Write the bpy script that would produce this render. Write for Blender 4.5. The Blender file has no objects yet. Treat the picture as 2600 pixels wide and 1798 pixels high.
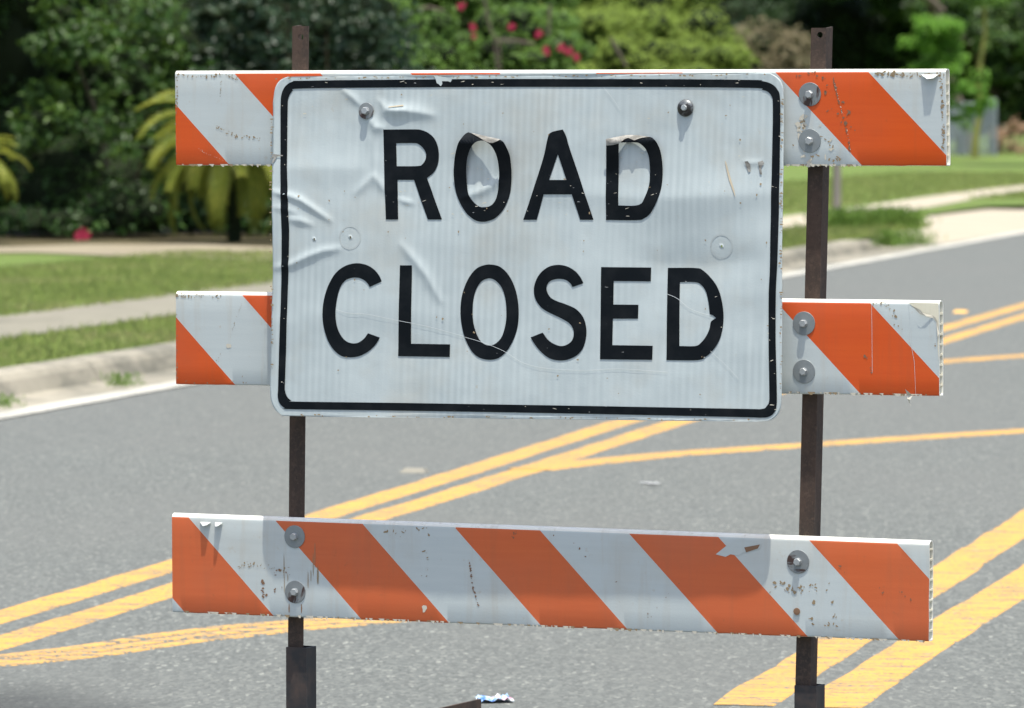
# A steel and plastic road barricade with a battered ROAD CLOSED sign, standing across a sunlit suburban street.
import bpy, bmesh, math, random
import numpy as np
from mathutils import Vector, Matrix, noise as mnoise

C = bpy.context.scene
COL = C.collection
random.seed(7)
R = math.radians

# ------------------------------------------------------------------ camera, world, sun, exposure
cam_d = bpy.data.cameras.new('camera')
cam = bpy.data.objects.new('camera', cam_d)
COL.objects.link(cam)
cam.location = (0, 0, 1.52)
cam.rotation_euler = (R(90) - math.atan(623.0 / 14104.0), 0, 0)
cam_d.sensor_width = 36.0
cam_d.lens = 195.29
cam_d.clip_start = 0.5
cam_d.clip_end = 2000
cam_d.dof.use_dof = True
cam_d.dof.focus_distance = 11.95
cam_d.dof.aperture_fstop = 9.5
cam_d.dof.aperture_blades = 7
C.camera = cam

SUN_TO = Vector((0.060, -0.195, 1.0)).normalized()
w = bpy.data.worlds.new('World')
C.world = w
w.use_nodes = True
nt = w.node_tree
bg = nt.nodes['Background']
sky = nt.nodes.new('ShaderNodeTexSky')
sky.sky_type = 'NISHITA'
sky.sun_disc = False
sky.sun_elevation = math.asin(SUN_TO.z)
sky.sun_rotation = math.atan2(SUN_TO.x, SUN_TO.y)
sky.air_density = 1.0
sky.dust_density = 3.5
nt.links.new(sky.outputs[0], bg.inputs[0])
bg.inputs[1].default_value = 0.14

sun_d = bpy.data.lights.new('sun', 'SUN')
sun_d.energy = 3.8
sun_d.angle = R(0.5)
sun_d.color = (1.0, 0.965, 0.88)
sun = bpy.data.objects.new('sun', sun_d)
COL.objects.link(sun)
sun.location = (0, -10, 60)
sun.rotation_euler = SUN_TO.to_track_quat('Z', 'Y').to_euler()

C.view_settings.view_transform = 'Standard'
C.view_settings.look = 'None'
C.view_settings.gamma = 1.0
C.view_settings.use_curve_mapping = False
C.view_settings.exposure = 0.75
C.cycles.max_bounces = 8

# ------------------------------------------------------------------ small helpers
def tag(o, label=None, cat=None, group=None, kind=None):
    for k, v in (('label', label), ('category', cat), ('group', group), ('kind', kind)):
        if v: o[k] = v
    return o

def empty(name, loc, rot=(0, 0, 0), label=None, cat=None, group=None):
    o = bpy.data.objects.new(name, None)
    o.empty_display_size = 0.1
    COL.objects.link(o)
    o.location = loc
    o.rotation_euler = rot
    return tag(o, label, cat, group)

def link(name, me, parent=None, mats=()):
    o = bpy.data.objects.new(name, me)
    for m in mats:
        me.materials.append(m)
    COL.objects.link(o)
    if parent is not None: o.parent = parent
    return o

def mesh_obj(name, verts, faces, mats, parent=None, smooth=False):
    me = bpy.data.meshes.new(name)
    me.from_pydata([tuple(v) for v in verts], [], faces)
    if smooth:
        me.polygons.foreach_set('use_smooth', [True] * len(me.polygons))
    me.update()
    return link(name, me, parent, mats if isinstance(mats, (list, tuple)) else [mats])

def bm_obj(name, bm, mats, parent=None, smooth_angle=None):
    if smooth_angle is not None:
        bm.normal_update()
        for f in bm.faces: f.smooth = True
        for e in bm.edges:
            if len(e.link_faces) == 2 and e.calc_face_angle(0) > smooth_angle: e.smooth = False
    me = bpy.data.meshes.new(name)
    bm.to_mesh(me)
    bm.free()
    return link(name, me, parent, mats if isinstance(mats, (list, tuple)) else [mats])

def box(bm, x0, x1, y0, y1, z0, z1):
    v = [bm.verts.new(p) for p in ((x0,y0,z0),(x1,y0,z0),(x1,y1,z0),(x0,y1,z0),(x0,y0,z1),(x1,y0,z1),(x1,y1,z1),(x0,y1,z1))]
    for f in ((0,3,2,1),(4,5,6,7),(0,1,5,4),(1,2,6,5),(2,3,7,6),(3,0,4,7)):
        bm.faces.new([v[i] for i in f])

def tube(bm, pts, radii, n=8, cap=True):
    pts = [Vector(p) for p in pts]
    rings = []
    for i, p in enumerate(pts):
        d = (pts[min(i + 1, len(pts) - 1)] - pts[max(i - 1, 0)]).normalized()
        a = d.orthogonal().normalized() if abs(d.z) < 0.9 else d.cross(Vector((0, 1, 0))).normalized()
        b = d.cross(a)
        r = radii[i] if isinstance(radii, (list, tuple)) else radii
        rings.append([bm.verts.new(p + (a * math.cos(t) + b * math.sin(t)) * r) for t in [2 * math.pi * k / n for k in range(n)]])
    for r0, r1 in zip(rings, rings[1:]):
        for k in range(n):
            bm.faces.new((r0[k], r0[(k + 1) % n], r1[(k + 1) % n], r1[k]))
    if cap:
        bm.faces.new(rings[0][::-1]); bm.faces.new(rings[-1])

def smooth_poly(pts, steps=5, corner=38, closed=True):
    """Catmull-Rom through the points, keeping sharp corners."""
    n = len(pts)
    P = [Vector(p) for p in pts]
    def ang(i):
        a = P[i] - P[i - 1]; b = P[(i + 1) % n] - P[i]
        return math.degrees(a.angle(b, 0))
    cor = [ang(i) > corner for i in range(n)]
    out = []
    for i in range(n):
        p1, p2 = P[i], P[(i + 1) % n]
        p0 = P[i - 1] if not cor[i] else p1 - (p2 - p1)
        p3 = P[(i + 2) % n] if not cor[(i + 1) % n] else p2 + (p2 - p1)
        if cor[i] and cor[(i + 1) % n]:
            out.append(p1); continue
        for s in range(steps):
            t = s / steps
            out.append(0.5 * ((2 * p1) + (p2 - p0) * t + (2 * p0 - 5 * p1 + 4 * p2 - p3) * t * t + (3 * p1 - p0 - 3 * p2 + p3) * t ** 3))
    return [(v.x, v.y) for v in out]

def filled(outers, grid=0.0, holes=()):
    """flat polygon (x, z) with holes as a bmesh in the plane y = 0, facing -y, cut along a grid"""
    bm = bmesh.new()
    for loop in list(outers) + list(holes):
        vs = [bm.verts.new((x, 0, z)) for x, z in loop]
        for a, b in zip(vs, vs[1:] + vs[:1]): bm.edges.new((a, b))
    bmesh.ops.triangle_fill(bm, use_beauty=True, use_dissolve=False, edges=bm.edges[:], normal=(0, -1, 0))
    if grid:
        for ax in (0, 2):
            lo = min(v.co[ax] for v in bm.verts); hi = max(v.co[ax] for v in bm.verts)
            k = math.ceil(lo / grid)
            while k * grid < hi:
                no = Vector((0, 0, 0)); no[ax] = 1
                bmesh.ops.bisect_plane(bm, geom=bm.verts[:] + bm.edges[:] + bm.faces[:], dist=1e-5, plane_co=no * (k * grid), plane_no=no)
                k += 1
    for f in bm.faces:
        f.normal_update()
        if f.normal.y > 0: f.normal_flip()
    return bm

# ------------------------------------------------------------------ materials
class NB:
    def __init__(s, name, rough=0.5, spec=0.5, metal=0.0):
        s.m = bpy.data.materials.new(name)
        s.m.use_nodes = True
        s.t = s.m.node_tree
        s.b = s.t.nodes['Principled BSDF']
        s.b.inputs['Roughness'].default_value = rough
        s.b.inputs['Metallic'].default_value = metal
        s.b.inputs['Specular IOR Level'].default_value = spec
        s.tc = s.t.nodes.new('ShaderNodeTexCoord')
    def n(s, typ, **kw):
        o = s.t.nodes.new(typ)
        for k, v in kw.items(): setattr(o, k, v)
        return o
    def l(s, a, b): s.t.links.new(a, b)
    def coord(s, scale=(1, 1, 1), rot=(0, 0, 0)):
        mp = s.n('ShaderNodeMapping')
        mp.inputs['Scale'].default_value = scale
        mp.inputs['Rotation'].default_value = rot
        s.l(s.tc.outputs['Object'], mp.inputs[0])
        return mp.outputs[0]
    def noise(s, scale, detail=4, rough=0.55, vec=None, out=0):
        o = s.n('ShaderNodeTexNoise')
        o.inputs['Scale'].default_value = scale
        o.inputs['Detail'].default_value = detail
        o.inputs['Roughness'].default_value = rough
        s.l(vec if vec is not None else s.tc.outputs['Object'], o.inputs['Vector'])
        return o.outputs[out]
    def voro(s, scale, vec=None, out='Distance'):
        o = s.n('ShaderNodeTexVoronoi')
        o.inputs['Scale'].default_value = scale
        s.l(vec if vec is not None else s.tc.outputs['Object'], o.inputs['Vector'])
        return o.outputs[out]
    def ramp(s, fac, stops):
        o = s.n('ShaderNodeValToRGB')
        el = o.color_ramp.elements
        while len(el) < len(stops): el.new(0.5)
        for e, (p, c) in zip(el, stops):
            e.position = p
            e.color = (c, c, c, 1) if isinstance(c, (int, float)) else (*c, 1)
        s.l(fac, o.inputs[0])
        return o.outputs[0]
    def mix(s, fac, a, b, mode='MIX'):
        o = s.n('ShaderNodeMix', data_type='RGBA', blend_type=mode)
        for sock, v in ((o.inputs[0], fac), (o.inputs[6], a), (o.inputs[7], b)):
            if hasattr(v, 'links'): s.l(v, sock)
            elif isinstance(v, tuple): sock.default_value = (*v, 1)
            else: sock.default_value = v
        return o.outputs[2]
    def math(s, op, a, b=0.0):
        o = s.n('ShaderNodeMath', operation=op)
        for sock, v in ((o.inputs[0], a), (o.inputs[1], b)):
            if hasattr(v, 'links'): s.l(v, sock)
            else: sock.default_value = v
        return o.outputs[0]
    def color(s, c):
        if hasattr(c, 'links'): s.l(c, s.b.inputs['Base Color'])
        else: s.b.inputs['Base Color'].default_value = (*c, 1)
        return s
    def bump(s, h, strength=0.3, dist=0.01):
        o = s.n('ShaderNodeBump')
        o.inputs['Strength'].default_value = strength
        o.inputs['Distance'].default_value = dist
        s.l(h, o.inputs['Height'])
        s.l(o.outputs[0], s.b.inputs['Normal'])
        return s

def sheeting(name, base, alt, dirt, streak, dirt_lo=0.60, rough=0.36, rib=0.0):
    q = NB(name, rough, 0.28)
    f = q.noise(1, 3, 0.6, q.coord(streak))
    c = q.mix(q.ramp(f, [(0.10, 0.0), (0.90, 1.0)]), base, alt)
    if rib:
        sx = q.n('ShaderNodeSeparateXYZ'); q.l(q.tc.outputs['Object'], sx.inputs[0])
        wv = q.math('MULTIPLY', q.math('ADD', q.math('SINE', q.math('MULTIPLY', sx.outputs[0], 2 * math.pi / rib)), 1.0), 0.5)
        am = q.math('MULTIPLY', q.ramp(q.noise(3.0, 3), [(0.38, 0.0), (0.62, 1.0)]), 0.55)
        c = q.mix(q.math('MULTIPLY', wv, am), c, tuple(v * 0.90 for v in base))
    f2 = q.noise(4.5, 5, 0.6)
    c = q.mix(q.math('MULTIPLY', q.ramp(f2, [(0.5, 0.0), (0.75, 1.0)]), 0.35), c, dirt)
    if not rib:
        run = q.ramp(q.noise(1, 4, 0.65, q.coord((34, 1, 2.6))), [(0.52, 0.0), (0.74, 1.0)])
        c = q.mix(q.math('MULTIPLY', run, 0.30), c, dirt)
        fade = q.ramp(q.noise(2.2, 3, 0.5), [(0.35, 0.0), (0.65, 1.0)])
        c = q.mix(q.math('MULTIPLY', fade, 0.16), c, tuple(0.75 * v + 0.12 for v in base))
    f3 = q.noise(38, 4, 0.7)
    c = q.mix(q.math('MULTIPLY', q.ramp(f3, [(dirt_lo, 0.0), (dirt_lo + 0.12, 1.0)]), 0.5), c, dirt)
    q.color(c)
    q.bump(q.noise(260, 2), 0.08, 0.002)
    return q.m

M_WHITE_SIGN = sheeting('white_sign_sheeting', (0.415, 0.475, 0.480), (0.515, 0.570, 0.565), (0.40, 0.345, 0.25), (60, 1, 4), 0.66, 0.36, 0.0165)
M_WHITE_SHEET = sheeting('white_board_sheeting', (0.475, 0.525, 0.520), (0.545, 0.590, 0.575), (0.42, 0.35, 0.25), (5, 1, 90), 0.63)
M_ORANGE = sheeting('orange_board_sheeting', (0.60, 0.074, 0.008), (0.66, 0.098, 0.011), (0.40, 0.09, 0.03), (5, 1, 90), 0.64)
M_ORANGE_HAZED = sheeting('hazed_orange_board_sheeting', (0.56, 0.112, 0.034), (0.62, 0.138, 0.042), (0.40, 0.12, 0.05), (5, 1, 90), 0.62)  # windscreen haze over the lowest board, mixed into its orange
M_PLASTIC = sheeting('white_board_plastic', (0.80, 0.80, 0.74), (0.76, 0.75, 0.66), (0.40, 0.31, 0.20), (9, 9, 60), 0.60, 0.42)
M_CREAM = sheeting('bare_cream_plastic', (0.78, 0.74, 0.58), (0.72, 0.66, 0.50), (0.40, 0.30, 0.18), (20, 20, 20), 0.62, 0.45)

def vinyl():
    q = NB('black_vinyl', 0.5, 0.10)
    c = q.mix(q.ramp(q.noise(14, 5, 0.65), [(0.45, 0.0), (0.8, 1.0)]), (0.004, 0.006, 0.008), (0.014, 0.016, 0.018))
    v = q.coord((60, 60, 230))
    nick = q.ramp(q.noise(1, 2, 0.5, v), [(0.74, 0.0), (0.77, 1.0)])
    q.color(q.mix(q.math('MULTIPLY', nick, 0.7), c, (0.45, 0.46, 0.45)))
    return q.m
M_BLACK = vinyl()
M_BACKING = NB('peeled_vinyl_backing', 0.6, 0.2)
M_BACKING = M_BACKING.color(M_BACKING.mix(M_BACKING.ramp(M_BACKING.noise(30, 4, 0.6, M_BACKING.coord((1, 1, 2.5))), [(0.4, 0.0), (0.62, 1.0)]), (0.34, 0.33, 0.30), (0.15, 0.145, 0.13))).m

def metal(name, a, b, rust, lo, rough=0.45, metallic=0.7):
    q = NB(name, rough, 0.5, metallic)
    c = q.mix(q.noise(60, 4), a, b)
    c = q.mix(q.ramp(q.noise(28, 3, 0.6, q.coord((1.6, 1, 0.5))), [(lo, 0.0), (lo + 0.06, 1.0)]), c, rust)
    q.color(c)
    return q.m
M_ZINC = metal('zinc_washer', (0.20, 0.225, 0.23), (0.29, 0.31, 0.31), (0.11, 0.07, 0.05), 0.70, 0.5, 0.35)
M_ZINC_RUST = metal('rusting_zinc_washer', (0.18, 0.20, 0.205), (0.27, 0.285, 0.285), (0.07, 0.042, 0.035), 0.51, 0.5, 0.35)
M_BOLT = metal('bolt_steel', (0.34, 0.36, 0.36), (0.45, 0.47, 0.47), (0.16, 0.11, 0.08), 0.74, 0.4, 0.5)
M_DOME = metal('dark_dome_steel', (0.10, 0.11, 0.115), (0.20, 0.21, 0.215), (0.035, 0.032, 0.03), 0.47, 0.38, 0.4)

def rust():
    q = NB('rusty_brown_steel', 0.75, 0.3, 0.0)
    c = q.mix(q.ramp(q.noise(9, 5, 0.6, q.coord((2, 2, 0.7))), [(0.35, 0.0), (0.65, 1.0)]), (0.042, 0.032, 0.026), (0.080, 0.051, 0.037))
    c = q.mix(q.ramp(q.noise(120, 4, 0.7), [(0.50, 0.0), (0.72, 1.0)]), c, (0.098, 0.064, 0.047))
    c = q.mix(q.ramp(q.noise(160, 3, 0.7), [(0.62, 0.0), (0.72, 1.0)]), c, (0.03, 0.024, 0.022))
    q.color(c).bump(q.noise(300, 3), 0.25, 0.002)
    return q.m
M_RUST = rust()
M_STEEL_DARK = NB('dark_painted_steel', 0.6, 0.4)
_q = M_STEEL_DARK
_q.color(_q.mix(_q.ramp(_q.noise(22, 4), [(0.45, 0.0), (0.75, 1.0)]), (0.028, 0.027, 0.028), (0.075, 0.052, 0.042)))
M_STEEL_DARK = _q.m
M_GRIME = NB('brown_grime', 0.85, 0.2).color((0.30, 0.225, 0.135)).m
M_CHIP_AND_GLINT = NB('torn_sheeting_and_glint', 0.6, 0.3).color((0.58, 0.54, 0.44)).m
M_CHIP_DARK = NB('rusty_brown_pock', 0.8, 0.2).color((0.23, 0.135, 0.082)).m
M_SCRATCH = NB('pale_scratch', 0.5, 0.3).color((0.60, 0.635, 0.63)).m

def asphalt_col(q):
    gv = q.coord((1.0, 0.32, 1.0))
    cell = q.voro(95, gv, 'Color')
    bw = q.n('ShaderNodeRGBToBW'); q.l(cell, bw.inputs[0])
    agg = q.ramp(bw.outputs[0], [(0.15, (0.074, 0.080, 0.075)), (0.55, (0.112, 0.121, 0.112)), (0.82, (0.152, 0.161, 0.146)), (0.97, (0.29, 0.30, 0.265))])
    fine = q.mix(q.ramp(q.noise(150, 2, 0.5, gv), [(0.35, 0.0), (0.7, 1.0)]), agg, (0.138, 0.146, 0.137))
    c = q.mix(0.5, agg, fine)
    c = q.mix(q.ramp(q.noise(0.55, 5, 0.6, q.coord((1.0, 0.35, 1))), [(0.35, 0.0), (0.7, 1.0)]), c, q.mix(0.6, c, (0.128, 0.132, 0.122)))
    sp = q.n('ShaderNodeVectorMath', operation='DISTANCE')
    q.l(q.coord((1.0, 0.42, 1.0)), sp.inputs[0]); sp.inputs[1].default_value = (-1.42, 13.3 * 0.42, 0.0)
    dark_patch = q.math('SUBTRACT', sp.outputs['Value'], q.math('MULTIPLY', q.noise(2.2, 4, 0.6), 0.35))
    c = q.mix(q.math('MULTIPLY', q.ramp(dark_patch, [(0.16, 1.0), (0.52, 0.0)]), 0.68), c, (0.028, 0.030, 0.030))  # one soft-edged dark patch on the near left of the road
    c = q.mix(q.math('MULTIPLY', q.ramp(q.noise(5, 4, 0.6), [(0.62, 0.0), (0.78, 1.0)]), 0.35), c, (0.09, 0.09, 0.085))
    return c
def asphalt():
    q = NB('worn_asphalt', 0.85, 0.25)
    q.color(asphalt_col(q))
    q.bump(q.math('ADD', q.voro(62), q.math('MULTIPLY', q.noise(160, 3), 0.6)), 0.55, 0.006)
    return q.m
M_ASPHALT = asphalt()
def paint(name, a, b, wear_lo):
    q = NB(name, 0.7, 0.3)
    c = q.mix(q.noise(7, 4), a, b)
    wv = q.math('ADD', q.math('MULTIPLY', q.noise(9, 5, 0.7, q.coord((0.6, 2.2, 1))), 0.6), q.math('MULTIPLY', q.noise(70, 3, 0.6), 0.4))
    wear = q.ramp(wv, [(wear_lo, 0.0), (wear_lo + 0.05, 1.0)])
    cr = q.ramp(q.noise(1.0, 4, 0.6, q.coord((1.6, 26, 1))), [(0.478, 0.0), (0.495, 1.0), (0.505, 1.0), (0.522, 0.0)])
    gate = q.ramp(q.noise(0.9, 2), [(0.46, 0.0), (0.56, 1.0)])
    wear = q.math('MAXIMUM', wear, q.math('MULTIPLY', q.math('MULTIPLY', cr, gate), 0.8))
    q.color(q.mix(wear, c, asphalt_col(q)))
    q.bump(q.noise(160, 3), 0.4, 0.004)
    return q.m
M_YELLOW = paint('yellow_road_paint', (0.49, 0.262, 0.048), (0.55, 0.320, 0.080), 0.520)
M_YELLOW_WORN = paint('cracked_yellow_road_paint', (0.47, 0.262, 0.060), (0.53, 0.315, 0.090), 0.500)
M_WHITE_PAINT = paint('white_road_paint', (0.47, 0.46, 0.40), (0.40, 0.39, 0.34), 0.56)

def concrete(name, a, b, stain, stain_lo, sc=2.2):
    q = NB(name, 0.9, 0.2)
    c = q.mix(q.ramp(q.noise(sc, 6, 0.65), [(0.3, 0.0), (0.7, 1.0)]), a, b)
    c = q.mix(q.math('MULTIPLY', q.ramp(q.noise(sc * 0.7, 5, 0.7, q.coord((1, 0.6, 2))), [(stain_lo, 0.0), (stain_lo + 0.15, 1.0)]), 0.75), c, stain)
    c = q.mix(q.math('MULTIPLY', q.noise(60, 3), 0.25), c, stain)
    q.color(c).bump(q.noise(90, 4), 0.25, 0.005)
    return q.m
M_KERB = concrete('weathered_kerb_concrete', (0.27, 0.25, 0.195), (0.36, 0.33, 0.26), (0.10, 0.10, 0.082), 0.43, 1.6)
M_WALK = concrete('sidewalk_concrete', (0.190, 0.180, 0.140), (0.235, 0.220, 0.172), (0.13, 0.125, 0.095), 0.55)
M_DRIVE = concrete('pale_sandy_concrete', (0.34, 0.305, 0.232), (0.40, 0.36, 0.278), (0.25, 0.215, 0.155), 0.60, 0.9)
M_PATH = concrete('sandy_path', (0.225, 0.195, 0.135), (0.27, 0.238, 0.168), (0.15, 0.13, 0.085), 0.60, 1.2)

def lawn(name, a, b, dry, sc=1.0):
    q = NB(name, 0.9, 0.15)
    c = q.mix(q.ramp(q.noise(0.9 * sc, 6, 0.7), [(0.3, 0.0), (0.7, 1.0)]), a, b)
    c = q.mix(q.math('MULTIPLY', q.ramp(q.noise(2.7 * sc, 5, 0.7), [(0.47, 0.0), (0.66, 1.0)]), 0.6), c, dry)
    c = q.mix(q.math('MULTIPLY', q.noise(45, 3, 0.7), 0.45), c, (0.030, 0.055, 0.012))
    q.color(c).bump(q.noise(50, 4, 0.7), 0.6, 0.03)
    return q.m
M_LAWN = lawn('mown_lawn', (0.112, 0.180, 0.036), (0.155, 0.230, 0.054), (0.20, 0.175, 0.085))
M_SOIL = NB('bare_soil', 0.95, 0.1)
M_SOIL.color(M_SOIL.mix(M_SOIL.noise(2, 5), (0.10, 0.075, 0.045), (0.055, 0.06, 0.03)))
M_SOIL = M_SOIL.m

def leafmat(name, dark, mid, light, rough=0.45, trans=0.30, sc=1.3, spec=0.5):
    q = NB(name, rough, spec)
    f = q.math('ADD', q.math('MULTIPLY', q.noise(sc, 3, 0.6), 0.55), q.math('MULTIPLY', q.noise(sc * 14, 2, 0.5), 0.45))
    c = q.ramp(f, [(0.36, dark), (0.52, mid), (0.68, light)])
    q.color(c)
    tr = q.n('ShaderNodeBsdfTranslucent')
    q.l(q.mix(0.6, c, light), tr.inputs[0])
    mx = q.n('ShaderNodeMixShader')
    mx.inputs[0].default_value = trans
    q.l(q.b.outputs[0], mx.inputs[1]); q.l(tr.outputs[0], mx.inputs[2])
    q.l(mx.outputs[0], q.t.nodes['Material Output'].inputs[0])
    return q.m
M_L_DARK = leafmat('glossy_dark_leaf', (0.020, 0.058, 0.014), (0.042, 0.105, 0.020), (0.095, 0.185, 0.032), 0.36, 0.28, 1.4, 0.30)
M_L_BLUE = leafmat('bluish_dark_leaf', (0.012, 0.034, 0.018), (0.026, 0.060, 0.028), (0.066, 0.115, 0.044), 0.38, 0.2, 1.2, 0.35)
M_L_MID = leafmat('hibiscus_leaf', (0.055, 0.120, 0.024), (0.110, 0.215, 0.040), (0.195, 0.320, 0.058), 0.45, 0.4, 1.1, 0.22)
M_L_YEL = leafmat('yellow_green_leaf', (0.145, 0.220, 0.040), (0.220, 0.310, 0.058), (0.290, 0.380, 0.085), 0.55, 0.45, 0.8, 0.12)
M_L_LIME = leafmat('lime_leaf', (0.090, 0.220, 0.028), (0.140, 0.300, 0.042), (0.200, 0.380, 0.060), 0.5, 0.45, 0.9, 0.15)
M_L_RED = leafmat('reddish_new_leaf', (0.11, 0.105, 0.050), (0.24, 0.185, 0.115), (0.26, 0.29, 0.15), 0.55, 0.3, 1.2, 0.2)
M_L_FAR = leafmat('far_dark_leaf', (0.020, 0.046, 0.018), (0.036, 0.075, 0.026), (0.070, 0.115, 0.040), 0.45, 0.22, 0.7, 0.25)
M_FROND = leafmat('sago_frond', (0.11, 0.160, 0.025), (0.19, 0.235, 0.034), (0.33, 0.34, 0.055), 0.45, 0.4, 2.0, 0.2)
M_FROND_DEAD = leafmat('dead_sago_frond', (0.26, 0.165, 0.075), (0.37, 0.25, 0.12), (0.48, 0.36, 0.20), 0.7, 0.25, 2.0, 0.2)
M_BARK = NB('grey_brown_bark', 0.9, 0.2)
M_BARK.color(M_BARK.mix(M_BARK.noise(6, 5, 0.7, M_BARK.coord((3, 3, 0.6))), (0.07, 0.055, 0.042), (0.20, 0.17, 0.13)))
M_BARK = M_BARK.m
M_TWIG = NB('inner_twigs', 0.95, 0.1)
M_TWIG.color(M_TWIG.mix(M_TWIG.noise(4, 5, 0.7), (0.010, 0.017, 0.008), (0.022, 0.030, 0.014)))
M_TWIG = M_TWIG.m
M_PETAL = NB('crimson_petal', 0.6, 0.3).color((0.42, 0.028, 0.075)).m
M_WEED = leafmat('weed_leaf', (0.10, 0.19, 0.035), (0.15, 0.265, 0.050), (0.24, 0.33, 0.09), 0.6, 0.45, 2.0, 0.15)
M_BLADE = leafmat('grass_blade', (0.175, 0.245, 0.055), (0.235, 0.310, 0.078), (0.36, 0.34, 0.16), 0.7, 0.45, 0.55, 0.2)

# ------------------------------------------------------------------ ground, road and paving
def kerb_x(Y): return 0.215 * Y - 8.389          # painted edge line along the far side of the road

def strip(name, rows, z, mat, sub=2, parent=None):
    """sheet across rows of (Y, X left, X right); z is a number or (z left, z right)"""
    zl, zr = z if isinstance(z, tuple) else (z, z)
    vs, fs = [], []
    for Y, xl, xr in rows:
        for k in range(sub + 1):
            t = k / sub
            vs.append((xl + (xr - xl) * t, Y, zl + (zr - zl) * t))
    for i in range(len(rows) - 1):
        for k in range(sub):
            a = i * (sub + 1) + k
            fs.append((a, a + 1, a + sub + 2, a + sub + 1))
    return mesh_obj(name, vs, fs, mat, parent)

def polygon(name, pts, mat, z=None):
    vs = [(p[0], p[1], p[2] if len(p) > 2 else z) for p in pts]
    bm = bmesh.new()
    f = bm.faces.new([bm.verts.new(v) for v in vs])
    f.normal_update()
    if f.normal.z < 0: f.normal_flip()
    bmesh.ops.triangulate(bm, faces=[f])
    return bm_obj(name, bm, mat)

YS = [4 + 4 * i for i in range(75)]
tag(mesh_obj('ground', [(-400, -60, -0.03), (400, -60, -0.03), (400, 900, -0.03), (-400, 900, -0.03)], [(0, 1, 2, 3)], M_SOIL), kind='structure')
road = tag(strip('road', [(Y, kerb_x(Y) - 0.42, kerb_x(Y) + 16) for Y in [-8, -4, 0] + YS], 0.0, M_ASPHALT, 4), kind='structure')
tag(strip('lawn', [(Y, -90, kerb_x(Y) - 1.95) for Y in YS], 0.120, M_LAWN, 6), kind='structure')
tag(strip('verge', [(Y, kerb_x(Y) - 2.1, kerb_x(Y) - 0.74) for Y in YS if Y <= 60] + [(62.5, kerb_x(62.5) - 2.1, kerb_x(62.5) - 0.80), (64.6, kerb_x(64.6) - 2.2, kerb_x(64.6) - 1.5)], 0.115, M_LAWN), kind='structure')
far_v = [(kerb_x(80.3) - 2.55, 79.6), (kerb_x(80.5) - 1.55, 80.4), (kerb_x(86) - 0.85, 86), (kerb_x(140) - 0.85, 140), (kerb_x(290) - 0.85, 290), (kerb_x(290) - 3.0, 290), (kerb_x(140) - 3.0, 140), (kerb_x(86) - 3.25, 86)]
tag(polygon('verge', far_v, M_LAWN, 0.124), kind='structure')
def lerp(x, tab):
    for (a, va), (b, vb) in zip(tab, tab[1:]):
        if x <= b: return va + (vb - va) * max(0, (x - a)) / (b - a)
    return tab[-1][1]
UP = [(0, -2.95), (37, -3.04), (42, -3.25), (60, -3.4), (77, -3.6), (93, -4.15), (300, -4.4)]
LO = [(0, -1.85), (33, -1.90), (40, -2.02), (62, -2.2), (75, -2.45), (90, -3.1), (300, -3.3)]
walk = tag(strip('sidewalk', [(Y, kerb_x(Y) + lerp(Y, UP), kerb_x(Y) + lerp(Y, LO)) for Y in YS if Y <= 64], 0.128, M_WALK), kind='structure')
tag(strip('sidewalk', [(Y, kerb_x(Y) + lerp(Y, UP), kerb_x(Y) + lerp(Y, LO)) for Y in YS if Y >= 64], 0.128, M_DRIVE), kind='structure')
tag(strip('driveway', [(62.0, kerb_x(62) - 2.15, kerb_x(62) - 0.20), (66, kerb_x(66) - 2.3, kerb_x(66) - 0.12), (74, kerb_x(74) - 2.6, kerb_x(74) - 0.10), (82, kerb_x(82) - 3.3, kerb_x(82) - 0.10), (88, kerb_x(88) - 3.3, kerb_x(88) - 0.15)], (0.121, 0.004), M_DRIVE, 4), kind='structure')
tag(polygon('garden_path', [(-14, 56.0), (-5.2, 55.6), (-4.4, 56.9), (-3.2, 57.0), (-2.4, 55.6), (-0.6, 54.6), (0.0, 50.4), (-2.2, 50.9), (-3.46, 52.1), (-4.58, 53.6), (-14, 54.6)], M_PATH, 0.132), kind='structure')

tag(polygon('garden_bed', [(-40, 54.7), (-14, 56.1), (-5.2, 55.8), (-4.4, 57.0), (-3.2, 57.1), (-2.4, 55.7), (-0.8, 54.9), (0.3, 62.0), (1.4, 80.0), (-40, 84.0)], M_SOIL, 0.1265), kind='structure')

# kerb: rounded top, leaning face and a gutter pan, run along the road up to the driveway
def kerb(name, y0, y1, drop=False):
    n = max(6, int((y1 - y0) / 1.5))
    prof = [(-0.78, -0.025), (-0.78, 0.10), (-0.76, 0.128), (-0.70, 0.138), (-0.60, 0.138), (-0.53, 0.125), (-0.50, 0.095), (-0.46, 0.018), (-0.40, 0.010), (-0.10, 0.0055), (-0.10, -0.025)]
    vs, fs = [], []
    for i in range(n + 1):
        Y = y0 + (y1 - y0) * i / n
        hz = 1.0
        if drop: hz = 1.0 - 0.72 * i / n
        wob = 0.012 * mnoise.noise(Vector((Y * 0.8, 3.1, 0)))
        for a, z in prof:
            vs.append((kerb_x(Y) + a + wob, Y, z * (hz if z > 0.02 else 1) + 0.3 * wob))
    m = len(prof)
    for i in range(n):
        for k in range(m - 1):
            fs.append((i * m + k, i * m + k + 1, (i + 1) * m + k + 1, (i + 1) * m + k))
    fs.append(tuple(range(m - 1, -1, -1))); fs.append(tuple(n * m + k for k in range(m)))
    return tag(mesh_obj(name, vs, fs, M_KERB), kind='structure')
for k in range(15): kerb('kerb', 12.0 + 3.1 * k, 12.0 + 3.1 * k + 3.085)
kerb('kerb', 58.52, 62.5, True)
kerb('kerb', 88, 290)

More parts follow.
